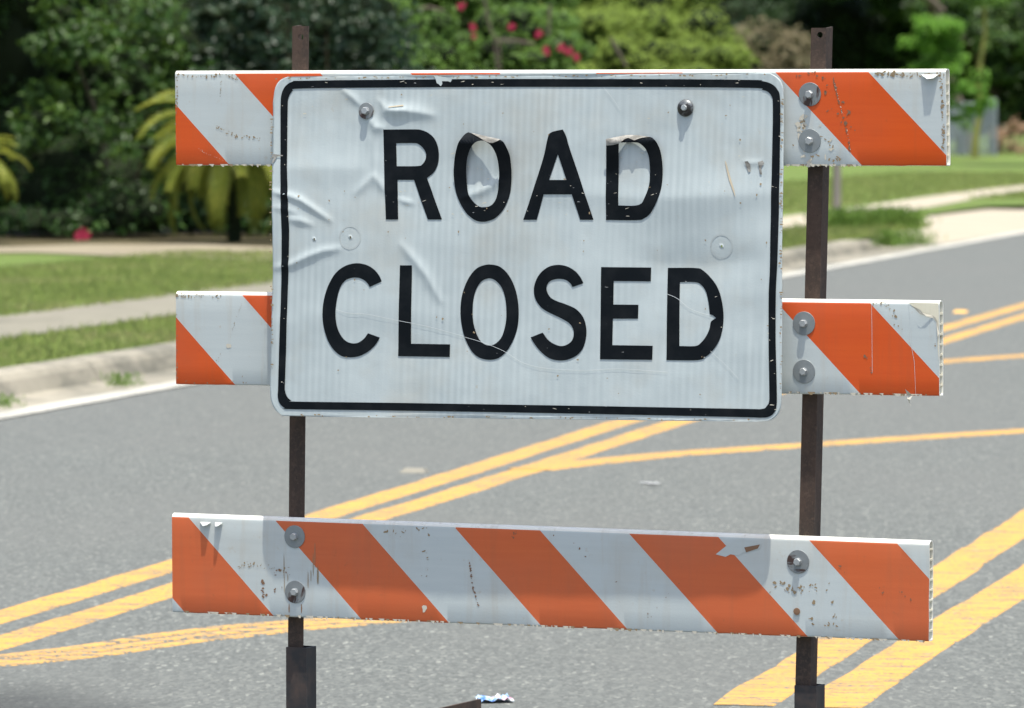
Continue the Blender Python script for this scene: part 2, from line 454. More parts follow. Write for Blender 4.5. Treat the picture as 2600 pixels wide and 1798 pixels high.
def ribbon(name, pts, width, mat, z=0.004, wob=0.0, parent=None, shift=0.0):
    """painted line of constant width through ground points"""
    P = [Vector((p[0], p[1], 0)) for p in pts]
    dense = []
    for a, b in zip(P, P[1:]):
        n = max(2, int((b - a).length / 0.12))
        dense += [a + (b - a) * (i / n) for i in range(n)]
    dense.append(P[-1])
    vs, fs = [], []
    for i, p in enumerate(dense):
        d = (dense[min(i + 1, len(dense) - 1)] - dense[max(i - 1, 0)]).normalized()
        s = Vector((-d.y, d.x, 0))
        e0 = width / 2 * (1 + wob * mnoise.noise(p * 2.3)) + 0.006 * mnoise.noise(p * 11); e1 = width / 2 * (1 + wob * mnoise.noise(p * 2.3 + Vector((9, 0, 0)))) + 0.006 * mnoise.noise(p * 11 + Vector((5, 0, 0)))
        sh = shift * (1 + 0.25 * mnoise.noise(p * 1.7 + Vector((0, 4, 0))))
        a, b = p + s * (e0 + sh), p - s * (e1 - sh)
        vs += [(a.x + s.x * .004, a.y + s.y * .004, z - 0.004), (a.x, a.y, z), (b.x, b.y, z), (b.x - s.x * .004, b.y - s.y * .004, z - 0.004)]
    for i in range(len(dense) - 1):
        for k in range(3): fs.append((4 * i + k, 4 * i + k + 1, 4 * i + k + 5, 4 * i + k + 4))
    return mesh_obj(name, vs, fs, mat, parent)

ribbon('edge_line', [(kerb_x(12), 12), (kerb_x(27) - 0.02, 27), (kerb_x(40), 40), (kerb_x(50) + 0.02, 50), (kerb_x(68), 68), (kerb_x(200), 200)], 0.17, M_WHITE_PAINT, 0.010, 0.12, road)
def ext(pts, y):
    (x0, y0), (x1, y1) = pts[-2], pts[-1]
    return pts + [(x1 + (x1 - x0) / (y1 - y0) * (y - y1), y)]
CL1 = [(-2.42, 12.6), (-1.531, 16.557), (-1.133, 18.427), (-0.640, 21.05), (-0.321, 22.60), (0.535, 26.94), (3.963, 42.975)]
CL2 = [(-2.20, 12.6), (-1.457, 15.757), (-1.081, 17.45), (-0.502, 20.68), (-0.306, 21.55), (0.794, 26.88), (3.752, 40.676)]
ribbon('centre_line', ext(CL1, 150), 0.135, M_YELLOW, 0.0018, 0.12, road)
ribbon('centre_line', ext(CL2, 150), 0.135, M_YELLOW, 0.0018, 0.12, road)
B1 = [(-1.62, 15.10), (-1.41, 15.22), (-1.187, 15.50), (-0.968, 15.90), (-0.722, 16.22), (-0.27, 16.62), (0.2, 17.0), (0.75, 17.45), (1.20, 17.85)]
for sh in (-0.088, 0.0, 0.088):
    ribbon('hatch_line', B1, 0.070, M_YELLOW_WORN, 0.0030 + 0.002 * sh, 0.55, road, sh)
B2 = [(0.07, 23.35), (0.28, 23.75), (0.70, 24.40), (1.403, 25.15), (2.422, 26.20), (3.2, 26.9)]
ribbon('hatch_line', B2, 0.20, M_YELLOW, 0.0032, 0.15, road)
ribbon('hatch_line', [(1.75, 31.9), (2.605, 33.385), (3.152, 34.166), (4.6, 36.2)], 0.20, M_YELLOW, 0.0032, 0.15, road)
ribbon('median_line', ext([(0.585, 14.10), (1.134, 16.733), (1.878, 20.326)], 120), 0.155, M_YELLOW, 0.0018, 0.15, road)
ribbon('median_line', ext([(0.80, 14.05), (1.204, 15.889), (1.649, 17.837)], 120), 0.165, M_YELLOW, 0.0018, 0.15, road)

# ------------------------------------------------------------------ the barricade
PSI = R(24.5)
OX, OY = 0.1065, 12.0000
T = 0.025                                          # board thickness
bar = empty('barricade', (OX, OY, 0), (0, 0, -PSI), 'road barricade of three orange and white striped boards on two rusty steel posts', 'barricade')

def wave(s, seed): return 0.0016 * mnoise.noise(Vector((s * 4, seed, 0))) + 0.0008 * mnoise.noise(Vector((s * 17, seed, 4)))

def build_board(corners, edges, first_orange, seed, top_bare=0.0080, orange_mat=None):
    """striped hollow board; corners TL, TR, BR, BL as (x, z); edges = stripe edges as x + z along the 45 degree slope"""
    TL, TR, BR, BL = [Vector(c) for c in corners]
    r = top_bare + 0.0012
    prof = []                                        # (y, fraction or offset) going round the section, clockwise from front bottom
    for t in range(6):
        a = math.pi / 2 * t / 5
        prof.append((r - r * math.cos(a), 'T', -r + r * math.sin(a)))
    for t in range(6):
        a = math.pi / 2 * t / 5
        prof.append((T - r + r * math.sin(a), 'T', -r + r * math.cos(a)))
    q = 0.004
    for t in range(4):
        a = math.pi / 2 * t / 3
        prof.append((T - q + q * math.cos(a), 'B', q - q * math.sin(a)))
    for t in range(4):
        a = math.pi / 2 * t / 3
        prof.append((q - q * math.sin(a), 'B', q - q * math.cos(a)))
    for k in range(1, 5):
        prof.append((0.0, 'F', k / 5))
    N = 90
    bm = bmesh.new()
    rings = []
    L = (TR - TL).length
    def ring(t, inset=0.0):
        top = TL + (TR - TL) * t; bot = BL + (BR - BL) * t
        s = top.x
        wv = wave(s, seed)
        out = []
        for y, where, o in prof:
            if where == 'T': x, z = top.x, top.y + o
            elif where == 'B': x, z = bot.x, bot.y + o
            else:
                f = o; lo = bot + Vector((0, q)); hi = top + Vector((0, -r))
                pp = lo + (hi - lo) * f; x, z = pp.x, pp.y
            if inset:
                mid = (top.y + bot.y) / 2
                y = T / 2 + (y - T / 2) * (1 - inset / (T / 2))
                z = mid + (z - mid) * (1 - inset / ((top.y - bot.y) / 2))
            rag = 0.0012 * mnoise.noise(Vector((z * 60, s, seed))) if t in (0, 1) else 0
            zz = z + (0.0010 * mnoise.noise(Vector((s * 55, y * 90, seed + 7))) if where == 'B' else 0)
            out.append(bm.verts.new((x + rag, y + wv * (1 if y < T / 2 else 0.5), zz)))
        return out
    for i in range(N + 1): rings.append(ring(i / N))
    n = len(prof)
    inner = ring(1, 0.0026)
    deep = ring(1 - 0.007 / L, 0.0026)
    seq = rings + [inner, deep]
    for r0, r1 in zip(seq, seq[1:]):
        for k in range(n):
            bm.faces.new((r0[k], r0[(k + 1) % n], r1[(k + 1) % n], r1[k]))
    bm.faces.new(rings[0]); bm.faces.new(deep[::-1])
    for e in edges:
        bmesh.ops.bisect_plane(bm, geom=bm.verts[:] + bm.edges[:] + bm.faces[:], dist=1e-6, plane_co=(e, 0, 0), plane_no=(1, 0, 1))
    bmesh.ops.recalc_face_normals(bm, faces=bm.faces[:])
    for f in bm.faces:
        c = f.calc_center_median(); f.normal_update()
        k = sum(1 for e in edges if c.x + c.z > e)
        orange = (k % 2 == 0) == first_orange
        tt = (c.x - TL.x) / (TR.x - TL.x)
        ztop = TL.y + (TR.y - TL.y) * tt; zbot = BL.y + (BR.y - BL.y) * tt
        rag = 0.0010 * mnoise.noise(Vector((c.x * 90, seed, 1)))
        if f.normal.y < -0.45 and c.y < T / 2 and c.z < ztop - top_bare * 0.86 + rag and c.z > zbot + 0.0006 and c.x < TR.x - 0.004:
            f.material_index = 1 if orange else 2
        else:
            f.material_index = 0
    b = bm_obj('board', bm, [M_PLASTIC, orange_mat or M_ORANGE, M_WHITE_SHEET], bar, R(40))
    bm = bmesh.new()                                 # webs of the hollow end
    z = BR.y + 0.02
    while z < TR.y - 0.012:
        box(bm, TR.x - 0.0072, TR.x - 0.0008, 0.0027, T - 0.0027, z, z + 0.0040)
        z += 0.0215
    bm_obj('end_webs', bm, M_CREAM, b)
    return b

board_t = build_board([(-0.9414, 1.6041), (0.8799, 1.6033), (0.8824, 1.4002), (-0.94, 1.3937)], [0.589, 0.8048, 1.0168, 1.2368, 1.4501, 1.6776, 1.88, 2.0937, 2.3044], True, 1.3)
board_m = build_board([(-0.9409, 1.113), (0.8676, 1.1178), (0.8683, 0.9173), (-0.9415, 0.9049)], [0.1138, 0.3315, 0.542, 0.7617, 0.9771, 1.2008, 1.408, 1.6096, 1.8229], True, 5.1, 0.0092)
board_b = build_board([(-0.9528, 0.6163), (0.8475, 0.6124), (0.8465, 0.3995), (-0.952, 0.3937)], [-0.5263, -0.303, -0.0861, 0.1279, 0.3513, 0.5557, 0.7659, 0.9727, 1.1806, 1.3792], False, 9.7, 0.0108, M_ORANGE_HAZED)
SEED = {board_t.name: 1.3, board_m.name: 5.1, board_b.name: 9.7}
board_t['label'] = 'topmost board, partly behind the sign'
board_m['label'] = 'middle board with sheeting torn off one end'
board_b['label'] = 'lowest board, fully uncovered and chipped along its lower edge'

# washers with hex bolts through the boards into the posts
def washer_mesh(name, rad, mat, dome=False):
    bm = bmesh.new()
    n = 40
    prof = [(rad, 0.0), (rad, -0.0011), (rad * 0.985, -0.0014), (rad * 0.5, -0.0016), (0.0045, -0.0017)]
    if dome: prof = [(rad, 0.0), (rad, -0.0012), (rad * 0.9, -0.0034), (rad * 0.65, -0.0062), (rad * 0.35, -0.0082), (0.004, -0.009)]
    rings = [[bm.verts.new((a * math.cos(t), y, a * math.sin(t))) for t in [2 * math.pi * k / n for k in range(n)]] for a, y in prof]
    for r0, r1 in zip(rings, rings[1:]):
        for k in range(n): bm.faces.new((r0[k], r1[k], r1[(k + 1) % n], r0[(k + 1) % n]))
    bm.faces.new(rings[-1]); bmesh.ops.recalc_face_normals(bm, faces=bm.faces[:])
    me = bpy.data.meshes.new(name)
    for f in bm.faces: f.smooth = dome
    bm.to_mesh(me); bm.free(); me.materials.append(mat)
    return me
def bolt_mesh(name, rad, h, y0, mat):
    bm = bmesh.new()
    rr = [(rad * 1.12, y0), (rad * 1.12, y0 - 0.0010), (rad, y0 - 0.0012), (rad, y0 - h + 0.0012), (rad * 0.86, y0 - h)]
    rings = []
    for i, (a, y) in enumerate(rr):
        n = 24
        ring = []
        for k in range(n):
            t = 2 * math.pi * k / n
            hexr = a if i < 2 else a * math.cos(math.pi / 6) / math.cos((t % (math.pi / 3)) - math.pi / 6) * 1.08
            ring.append(bm.verts.new((hexr * math.cos(t + 0.3), y, hexr * math.sin(t + 0.3))))
        rings.append(ring)
    for r0, r1 in zip(rings, rings[1:]):
        for k in range(n): bm.faces.new((r0[k], r1[k], r1[(k + 1) % n], r0[(k + 1) % n]))
    bm.faces.new(rings[-1]); bmesh.ops.recalc_face_normals(bm, faces=bm.faces[:])
    me = bpy.data.meshes.new(name)
    bm.to_mesh(me); bm.free(); me.materials.append(mat)
    return me
W_CLEAN, W_RUST = washer_mesh('washer', 0.0252, M_ZINC), washer_mesh('washer', 0.0252, M_ZINC_RUST)
W_SIGN = washer_mesh('washer', 0.0180, M_ZINC_RUST)
DOME = washer_mesh('bolt_dome', 0.0185, M_DOME, True)
HEX = bolt_mesh('bolt', 0.0076, 0.0085, -0.0017, M_BOLT)
HEX_D = bolt_mesh('bolt', 0.0060, 0.0040, -0.0080, M_BOLT)
def fit(name, me, parent, x, z, y=0.0, rot=0.0):
    o = bpy.data.objects.new(name, me)
    COL.objects.link(o)
    o.parent = parent
    o.location = (x, y, z)
    o.rotation_euler = (0, rot, 0)
    return o
for k, (bd, wm, (x, z)) in enumerate(zip([board_t, board_t, board_m, board_m, board_b, board_b, board_b], [W_RUST, W_CLEAN, W_CLEAN, W_CLEAN, W_CLEAN, W_RUST, W_RUST],
        [(0.5756, 1.5502), (0.5756, 1.452), (0.5635, 1.0652), (0.5638, 0.9631), (-0.6455, 0.5735), (-0.6442, 0.4508), (0.5511, 0.5582)])):
    ws = fit('washer', wm, bd, x, z, wave(x, SEED[bd.name]) - 0.0002, k * 1.3)
    fit('bolt', HEX, bd, x, z, wave(x, SEED[bd.name]) - 0.0003, k * 0.7)
(hx, hz), = [(0.5487, 0.4523)]
fit('bolt_hole', washer_mesh('bolt_hole', 0.0075, M_CHIP_DARK), board_b, hx, hz, -0.0008)

# posts: rusty angle iron with a hole near the top, sleeved into square stubs welded to skids
def post(front_top, front_bot, hole, flange_right):
    (xl, zt), (xr, _) = front_top
    (xbl, zb), (xbr, _) = front_bot
    y0 = T + 0.003
    hl = [(hole[0] + 0.0065 * math.cos(t), hole[1] + 0.0065 * math.sin(t)) for t in [2 * math.pi * k / 18 for k in range(18)]]
    bm = filled([[(xl, zt), (xbl, zb), (xbr, zb), (xr, zt)]], 0, [hl])
    for v in bm.verts: v.co.y = y0
    ex = bmesh.ops.extrude_face_region(bm, geom=bm.faces[:])
    for g in ex['geom']:
        if isinstance(g, bmesh.types.BMVert): g.co.y += 0.0045
    d = xr - xl
    if flange_right: a0, a1, b0, b1 = xr - 0.0045, xr, xbr - 0.0045, xbr
    else: a0, a1, b0, b1 = xl, xl + 0.0045, xbl, xbl + 0.0045
    f0, f1 = y0 + 0.0048, y0 + 0.038
    v = [bm.verts.new(p) for p in ((b0, f0, zb), (b1, f0, zb), (b1, f1, zb), (b0, f1, zb), (a0, f0, zt), (a1, f0, zt), (a1, f1, zt + 0.003), (a0, f1, zt + 0.003))]
    for f in ((0,3,2,1),(4,5,6,7),(0,1,5,4),(1,2,6,5),(2,3,7,6),(3,0,4,7)): bm.faces.new([v[i] for i in f])
    bmesh.ops.recalc_face_normals(bm, faces=bm.faces[:])
    return bm_obj('post', bm, M_RUST, bar)
pl_t = [(-0.6637, 1.7021), (-0.6242, 1.7018)]; pl_b = [(-0.6784, 0.1952), (-0.6422, 0.1968)]
pr_t = [(0.5669, 1.6909), (0.6013, 1.6907)]; pr_b = [(0.5331, 0.2493), (0.5674, 0.2508)]
(hl_,), (hr_,) = [(-0.6423, 1.6782)], [(0.5867, 1.6762)]
post(pl_t, pl_b, hl_, False)
post(pr_t, pr_b, hr_, True)
def sleeve(xc, zt, wd):
    bm = bmesh.new()
    h = wd / 2; yc = T + 0.020; th = 0.004
    outer = [(-h, -h), (h, -h), (h, h), (-h, h)]
    inn = [(-h + th, -h + th), (h - th, -h + th), (h - th, h - th), (-h + th, h - th)]
    loops = [[bm.verts.new((xc + a, yc + b, z)) for a, b in lp] for lp, z in ((outer, 0.045), (outer, zt), (inn, zt), (inn, 0.06))]
    for r0, r1 in zip(loops, loops[1:]):
        for k in range(4): bm.faces.new((r0[k], r0[(k + 1) % 4], r1[(k + 1) % 4], r1[k]))
    bmesh.ops.recalc_face_normals(bm, faces=bm.faces[:])
    sl = bm_obj('sleeve', bm, M_STEEL_DARK, bar)
    bm = bmesh.new()
    box(bm, xc - h, xc + h, yc - 0.78, yc + SKID_BACK, 0.0, 0.006)
    box(bm, xc + h - 0.006, xc + h, yc - 0.78, yc + SKID_BACK, 0.0062, SKID_H)
    bm_obj('skid', bm, M_RUST, bar)
SKID_BACK, SKID_H = 0.90, 0.122
(sl1, sl2), (sr1, sr2) = [(-0.684, 0.3251), (-0.6097, 0.328)], [(0.5312, 0.2922), (0.6014, 0.2953)]
sleeve((sl1[0] + sl2[0]) / 2 - 0.006, sl1[1], 0.050)
sleeve((sr1[0] + sr2[0]) / 2 - 0.006, sr1[1], 0.050)

# wear on the boards: torn sheeting, pocks, grime runs, painted glints (thin pieces lying on the sheet)
rng = random.Random(3)
def blob(x, z, rx, rz, n=9, jit=0.35, rot=0.0, rg=rng):
    pts = []
    for k in range(n):
        t = 2 * math.pi * k / n
        a = 1 + rg.uniform(-jit, jit)
        px, pz = rx * a * math.cos(t), rz * a * math.sin(t)
        pts.append((x + px * math.cos(rot) - pz * math.sin(rot), z + px * math.sin(rot) + pz * math.cos(rot)))
    return pts
def flats(name, polys, mat, parent, y=-0.0005, lift=None, kind='stuff'):
    bm = bmesh.new()
    for i, p in enumerate(polys):
        vs = [bm.verts.new((x, y + wave(x, SEED[parent.name]) - 0.00004 * (i % 9), z)) for x, z in p]
        f = bm.faces.new(vs); f.normal_update()
        if f.normal.y > 0: f.normal_flip()
    bmesh.ops.triangulate(bm, faces=bm.faces[:])
    o = bm_obj(name, bm, mat, parent)
    if kind: o['kind'] = kind
    return o
def line_blobs(pts, n, r0, r1, rg=rng, spread=0.001):
    out = []
    P = [Vector(p) for p in pts]
    for k in range(n):
        t = rg.random() * (len(P) - 1); i = int(t)
        p = P[i] + (P[min(i + 1, len(P) - 1)] - P[i]) * (t - i)
        out.append(blob(p.x + rg.uniform(-spread, spread), p.y + rg.uniform(-spread, spread), r0 * 0.7 + (r1 - r0) * 0.75 * rg.random() ** 2.2, r0 * 0.7 + (r1 - r0) * rg.random() ** 2, 7, 0.5, rg.random() * 3))
    return out
gt, gm, gb, ct, cm, cb, pt, pm, pb = [[] for _ in range(9)]
# crack of pocks across the orange stripe of the top board, and scattered pocks
ct += line_blobs([(0.627, 1.5886), (0.634, 1.5584), (0.6422, 1.5303), (0.6538, 1.4914), (0.662, 1.4591), (0.6679, 1.4246)], 60, 0.0012, 0.0034)
ct += line_blobs([(0.5422, 1.5931), (0.5562, 1.5844), (0.5957, 1.5952), (0.6073, 1.5757), (0.6214, 1.513), (0.6805, 1.4678), (0.6491, 1.5454)], 30, 0.0018, 0.0058, spread=0.006)
pt += line_blobs([(0.6277, 1.5899), (0.6347, 1.5594), (0.6429, 1.532), (0.6545, 1.4932), (0.6627, 1.4608), (0.6686, 1.4263)], 30, 0.0008, 0.0020)  # painted highlights: pale glints just above the pocks of the crack
pt += line_blobs([(0.5587, 1.5065), (0.5634, 1.4914), (0.5495, 1.4783), (0.5636, 1.4025), (0.5753, 1.4037), (0.6285, 1.4396), (0.5983, 1.4957)], 26, 0.003, 0.0100, spread=0.008)
gt += line_blobs([(0.5541, 1.5043), (0.5611, 1.487), (0.5495, 1.4762), (0.6111, 1.4557), (0.6413, 1.4126), (0.6286, 1.4071), (0.5333, 1.4393)], 34, 0.0018, 0.0055, spread=0.005)
gt += line_blobs([(-0.9394, 1.5936), (-0.8672, 1.5926), (-0.818, 1.5942), (-0.7787, 1.5863)], 46, 0.0010, 0.0035, spread=0.004)
gt += line_blobs([(-0.9375, 1.591), (-0.9366, 1.5472), (-0.9397, 1.499), (-0.94, 1.3981)], 40, 0.0010, 0.0030, spread=0.002)
gt += line_blobs([(-0.836, 1.4789), (-0.7888, 1.4598), (-0.7252, 1.4512)], 36, 0.0012, 0.0036, spread=0.004)
gt += line_blobs([(-0.8259, 1.582), (-0.8289, 1.5471)], 14, 0.0007, 0.0018)
gt += line_blobs([(0.7163, 1.5945), (0.7737, 1.5927), (0.8177, 1.5893), (0.8747, 1.5924)], 50, 0.0016, 0.006, spread=0.004)
gt += line_blobs([(0.8703, 1.5826), (0.8741, 1.5002), (0.8761, 1.4343)], 55, 0.0012, 0.0048, spread=0.003)
pt += line_blobs([(-0.8973, 1.4429), (-0.8677, 1.422), (-0.8381, 1.4116), (-0.8027, 1.3995)], 26, 0.0005, 0.0014, spread=0.0015)
gm += line_blobs([(-0.9389, 1.1056), (-0.8884, 1.1028), (-0.8291, 1.1018)], 40, 0.0010, 0.004, spread=0.005)
gm += line_blobs([(-0.774, 1.093), (-0.7898, 1.0534), (-0.8077, 1.0076)], 22, 0.0006, 0.0016, spread=0.0012)
gm += line_blobs([(-0.939, 1.0686), (-0.9383, 0.9719), (-0.9385, 0.912)], 26, 0.0008, 0.0022, spread=0.0015)
pm += [blob(*p, 0.0055, 0.0055) for p in [(-0.8087, 0.9935)]]
gm += line_blobs([(-0.8294, 0.9739), (-0.8393, 0.9605), (-0.7509, 0.9141), (-0.9186, 0.9106)], 16, 0.001, 0.0025, spread=0.003)
cm += line_blobs([(0.6979, 1.0003), (0.7195, 0.9605), (0.6967, 1.0092)], 5, 0.002, 0.005, spread=0.002)
gm += line_blobs([(0.7214, 1.1101), (0.7404, 1.1104), (0.7595, 1.1017), (0.7738, 1.0596), (0.8638, 1.0211)], 24, 0.001, 0.0035, spread=0.005)
cb += line_blobs([(-0.661, 0.4896), (-0.6779, 0.5011), (-0.7255, 0.4721), (-0.7256, 0.4356), (-0.6797, 0.4616)], 26, 0.0012, 0.0048, spread=0.004)
gb += line_blobs([(-0.7833, 0.5036), (-0.756, 0.5076), (-0.6982, 0.5004), (-0.6609, 0.4987)], 30, 0.0008, 0.0035, spread=0.007)
gb += [p for s in range(9) for p in [blob(a[0] + rng.uniform(-.03, .07), a[1] + rng.uniform(-.04, .03), 0.0009, rng.uniform(0.006, 0.03), 7, 0.3) for a in [(-0.6474, 0.5022)]]]
cb += [p for q_ in ([(-0.6594, 0.4138), (-0.629, 0.4149)]) for p in [blob(q_[0], q_[1], 0.0014, 0.013, 8, 0.3)]]
gb += line_blobs([(-0.4257, 0.597), (-0.4057, 0.5766), (-0.3195, 0.6094), (-0.3262, 0.5012), (-0.346, 0.5065)], 22, 0.001, 0.005, spread=0.01)
cb += line_blobs([(-0.2189, 0.5335), (-0.2118, 0.4787), (-0.1958, 0.4339)], 34, 0.0014, 0.0036, spread=0.0008)
cb += line_blobs([(-0.1071, 0.6019), (-0.1142, 0.592), (0.0249, 0.5964), (0.0931, 0.512), (0.2044, 0.4648), (0.2096, 0.4267), (0.2871, 0.5252)], 20, 0.001, 0.003, spread=0.006)
gb += line_blobs([(0.4913, 0.507), (0.5184, 0.5079), (0.5409, 0.4961), (0.5903, 0.5063), (0.5793, 0.4346), (0.6397, 0.4244), (0.6171, 0.5282)], 44, 0.0016, 0.006, spread=0.007)
cb += line_blobs([(0.7817, 0.5007), (0.8171, 0.4811), (0.733, 0.5072), (0.6349, 0.5539), (0.4281, 0.4583)], 16, 0.001, 0.004, spread=0.006)
pb += [blob(*p, 0.006, 0.0085) for p in [(-0.3279, 0.4262)]]
# torn flap patch near the right of the lowest board
flats('torn_patch', [[(0.3621, 0.5678), (0.3848, 0.5855), (0.4052, 0.5988), (0.4188, 0.6034), (0.446, 0.598), (0.4686, 0.5924), (0.4618, 0.5817), (0.4324, 0.5765), (0.4143, 0.5666), (0.3962, 0.569), (0.3848, 0.5631)]], M_WHITE_SHEET, board_b, -0.0006, kind=None)
flats('torn_patch', [[(0.4279, 0.5848), (0.4641, 0.5923), (0.4596, 0.5837), (0.4324, 0.5744)]], M_CHIP_DARK, board_b, -0.0010, kind=None)
# cream bare plastic where the sheeting has come off the right end of the middle board
flats('torn_patch', [[(0.7985, 1.113), (0.8658, 1.1122), (0.8668, 1.0922), (0.8672, 0.9901), (0.8657, 1.0034), (0.8638, 1.03), (0.8642, 1.05), (0.8612, 1.0744), (0.8577, 1.0832), (0.8423, 1.0879), (0.8305, 1.0928), (0.8222, 1.0993), (0.8068, 1.1058)]], M_CREAM, board_m, -0.0004, kind=None)
bm = filled([[p for p in [(0.8068, 1.1064), (0.8222, 1.0998), (0.8305, 1.0932), (0.8423, 1.0883), (0.8518, 1.0871), (0.8589, 1.0828), (0.8641, 1.074), (0.8684, 1.0496), (0.8656, 1.0411), (0.8613, 1.0722), (0.8542, 1.0809), (0.84, 1.0847), (0.8258, 1.0894), (0.8163, 1.0977)]]])
for v in bm.verts: v.co.y = -0.0030 + 0.0022 * math.sin(v.co.x * 160 + v.co.z * 90)
bm_obj('curled_flap', bm, M_CHIP_AND_GLINT, board_m)
bm = filled([[p for p in [(0.7932, 0.9308), (0.8039, 0.9254), (0.8098, 0.9177), (0.8063, 0.9087), (0.804, 0.8998), (0.8099, 0.8959), (0.8028, 0.9009), (0.8011, 0.9109), (0.798, 0.9186)]]])
for i, v in enumerate(bm.verts): v.co.y = -0.003 - 0.008 * rng.random()
bm_obj('curled_flap', bm, M_CHIP_AND_GLINT, board_m)
# lifted scraps along the top edges that throw thin shadows down the boards
for bd, pts, d in ((board_t, [(0.8247, 1.5918), (0.865, 1.5916), (0.8563, 1.5834), (0.8423, 1.5818)], 0.011), (board_b, [(-0.8819, 0.5991), (-0.8541, 0.599), (-0.8601, 0.5927), (-0.87, 0.5906)], 0.010), (board_b, [(-0.8442, 0.5993), (-0.8245, 0.5991), (-0.8304, 0.5919), (-0.8373, 0.5908)], 0.013)):
    bm = filled([pts])
    zt_ = max(p[1] for p in pts)
    for v in bm.verts: v.co.y = -0.0006 - d * min(1.0, (zt_ - v.co.z) / 0.006)
    bm_obj('curled_flap', bm, M_WHITE_SHEET, bd)
# overlap joins of the sheeting: thin second layer edges
flats('sheeting_join', [[(0.7985, 1.1134), (0.8017, 1.0779), (0.8035, 1.0289), (0.812, 0.989), (0.8158, 0.9167), (0.8162, 0.9168), (0.8127, 0.989), (0.8043, 1.029), (0.8024, 1.0779), (0.7992, 1.1134)]], M_SCRATCH, board_m, -0.0005)
flats('sheeting_join', [[(0.7157, 1.11), (0.7168, 1.0542), (0.7178, 0.9627), (0.7185, 0.9627), (0.7175, 1.0542), (0.7164, 1.11)]], M_SCRATCH, board_m, -0.0005)
flats('grime_marks', gt, M_GRIME, board_t); flats('pock_marks', ct, M_CHIP_DARK, board_t); flats('torn_spots', pt, M_CHIP_AND_GLINT, board_t)  # torn_spots here also holds the painted glints of the crack
flats('grime_marks', gm, M_GRIME, board_m); flats('pock_marks', cm, M_CHIP_DARK, board_m); flats('torn_spots', pm, M_CHIP_AND_GLINT, board_m)
flats('grime_marks', gb, M_GRIME, board_b); flats('pock_marks', cb, M_CHIP_DARK, board_b); flats('torn_spots', pb, M_CHIP_AND_GLINT, board_b)
# frayed lower edges
for bd, pts, n in ((board_b, [(-0.9202, 0.3966), (0.8482, 0.4)], 150), (board_t, [(-0.9371, 1.3946), (-0.7009, 1.3951)], 30), (board_t, [(0.5163, 1.4003), (0.6948, 1.4006)], 34), (board_m, [(0.5129, 0.9181), (0.8639, 0.9189)], 40)):
    (xa, za), (xb, zb) = pts
    fr, fr2 = [], []
    for k in range(n):
        t = rng.random(); x = xa + (xb - xa) * t; z = za + (zb - za) * t
        wd = rng.uniform(0.001, 0.007); h = rng.uniform(0.001, 0.0045)
        (fr if rng.random() < 0.7 else fr2).append([(x - wd, z + 0.002), (x + wd, z + 0.002), (x + wd * 0.6, z - h), (x - wd * 0.2, z - h * rng.random())])
    flats('frayed_edge', fr, M_CHIP_AND_GLINT, bd, -0.0006); flats('frayed_edge', fr2, M_GRIME, bd, -0.0004)

# ------------------------------------------------------------------ the sign
TILT = R(3.6)
sign = empty('road_sign', Matrix.Rotation(-PSI, 3, 'Z') @ Vector((0, -0.012, 0)) + Vector((OX, OY, 1.5872)), (-TILT, 0, -PSI),
             'dented white sign reading ROAD CLOSED in black capitals, hung on the barricade boards', 'road sign')

RIDGES = []      # (points, height m, half width m)
def ridge(pts, a, wd): RIDGES.append(([Vector(p) for p in pts], a, wd))
ridge([(-0.5181, -0.0262), (-0.4938, -0.0431), (-0.4746, -0.06)], .0028, .009)
ridge([(-0.4288, -0.051), (-0.4109, -0.0678), (-0.3884, -0.0723), (-0.3636, -0.0712)], .0030, .010)
ridge([(-0.4131, -0.0746), (-0.371, -0.0723), (-0.3313, -0.0756), (-0.3015, -0.0812)], .0050, .015)
ridge([(-0.4538, -0.088), (-0.437, -0.1082), (-0.4196, -0.1104)], .0042, .012)
ridge([(-0.437, -0.1104), (-0.4437, -0.1374), (-0.4381, -0.2001)], .0022, .011)
ridge([(-0.4377, -0.2136), (-0.4558, -0.2316), (-0.4777, -0.2508)], .0030, .011)
ridge([(-0.4377, -0.2136), (-0.4235, -0.2292), (-0.4106, -0.2471)], .0030, .010)
ridge([(-0.6814, -0.2514), (-0.6458, -0.2587), (-0.6126, -0.2697), (-0.5819, -0.2875), (-0.541, -0.312)], .0042, .0075)
ridge([(-0.6404, -0.3117), (-0.6139, -0.3137), (-0.5859, -0.3225)], .0034, .008)
ridge([(-0.6804, -0.286), (-0.655, -0.2881), (-0.6194, -0.298)], .0020, .006)
ridge([(-0.6703, -0.4181), (-0.6309, -0.4101), (-0.5919, -0.3933), (-0.556, -0.3807), (-0.5184, -0.3749)], .0042, .009)
ridge([(-0.3656, -0.3652), (-0.3302, -0.4012), (-0.3025, -0.4331), (-0.2698, -0.4851)], .0036, .012)
ridge([(-0.3766, -0.2648), (-0.3578, -0.2709), (-0.3416, -0.2735)], .0026, .006)
ridge([(-0.2207, -0.2604), (-0.1806, -0.2479), (-0.1565, -0.2366), (-0.1337, -0.2232)], .0042, .012)
ridge([(0.4352, -0.181), (0.4516, -0.1831), (0.4726, -0.1808)], .0016, .006)
ridge([(-0.6476, -0.1977), (-0.5594, -0.1973), (-0.4468, -0.2002)], .0040, .040)
ridge([(-0.0129, -0.249), (0.2272, -0.2607), (0.369, -0.2532), (0.5095, -0.2479)], .0036, .036)
ridge([(0.2099, -0.3973), (0.3483, -0.4033), (0.4575, -0.3868)], -.0038, .040)
ridge([(-0.6736, -0.5419), (-0.4403, -0.5067), (-0.1522, -0.5231)], .0032, .07)
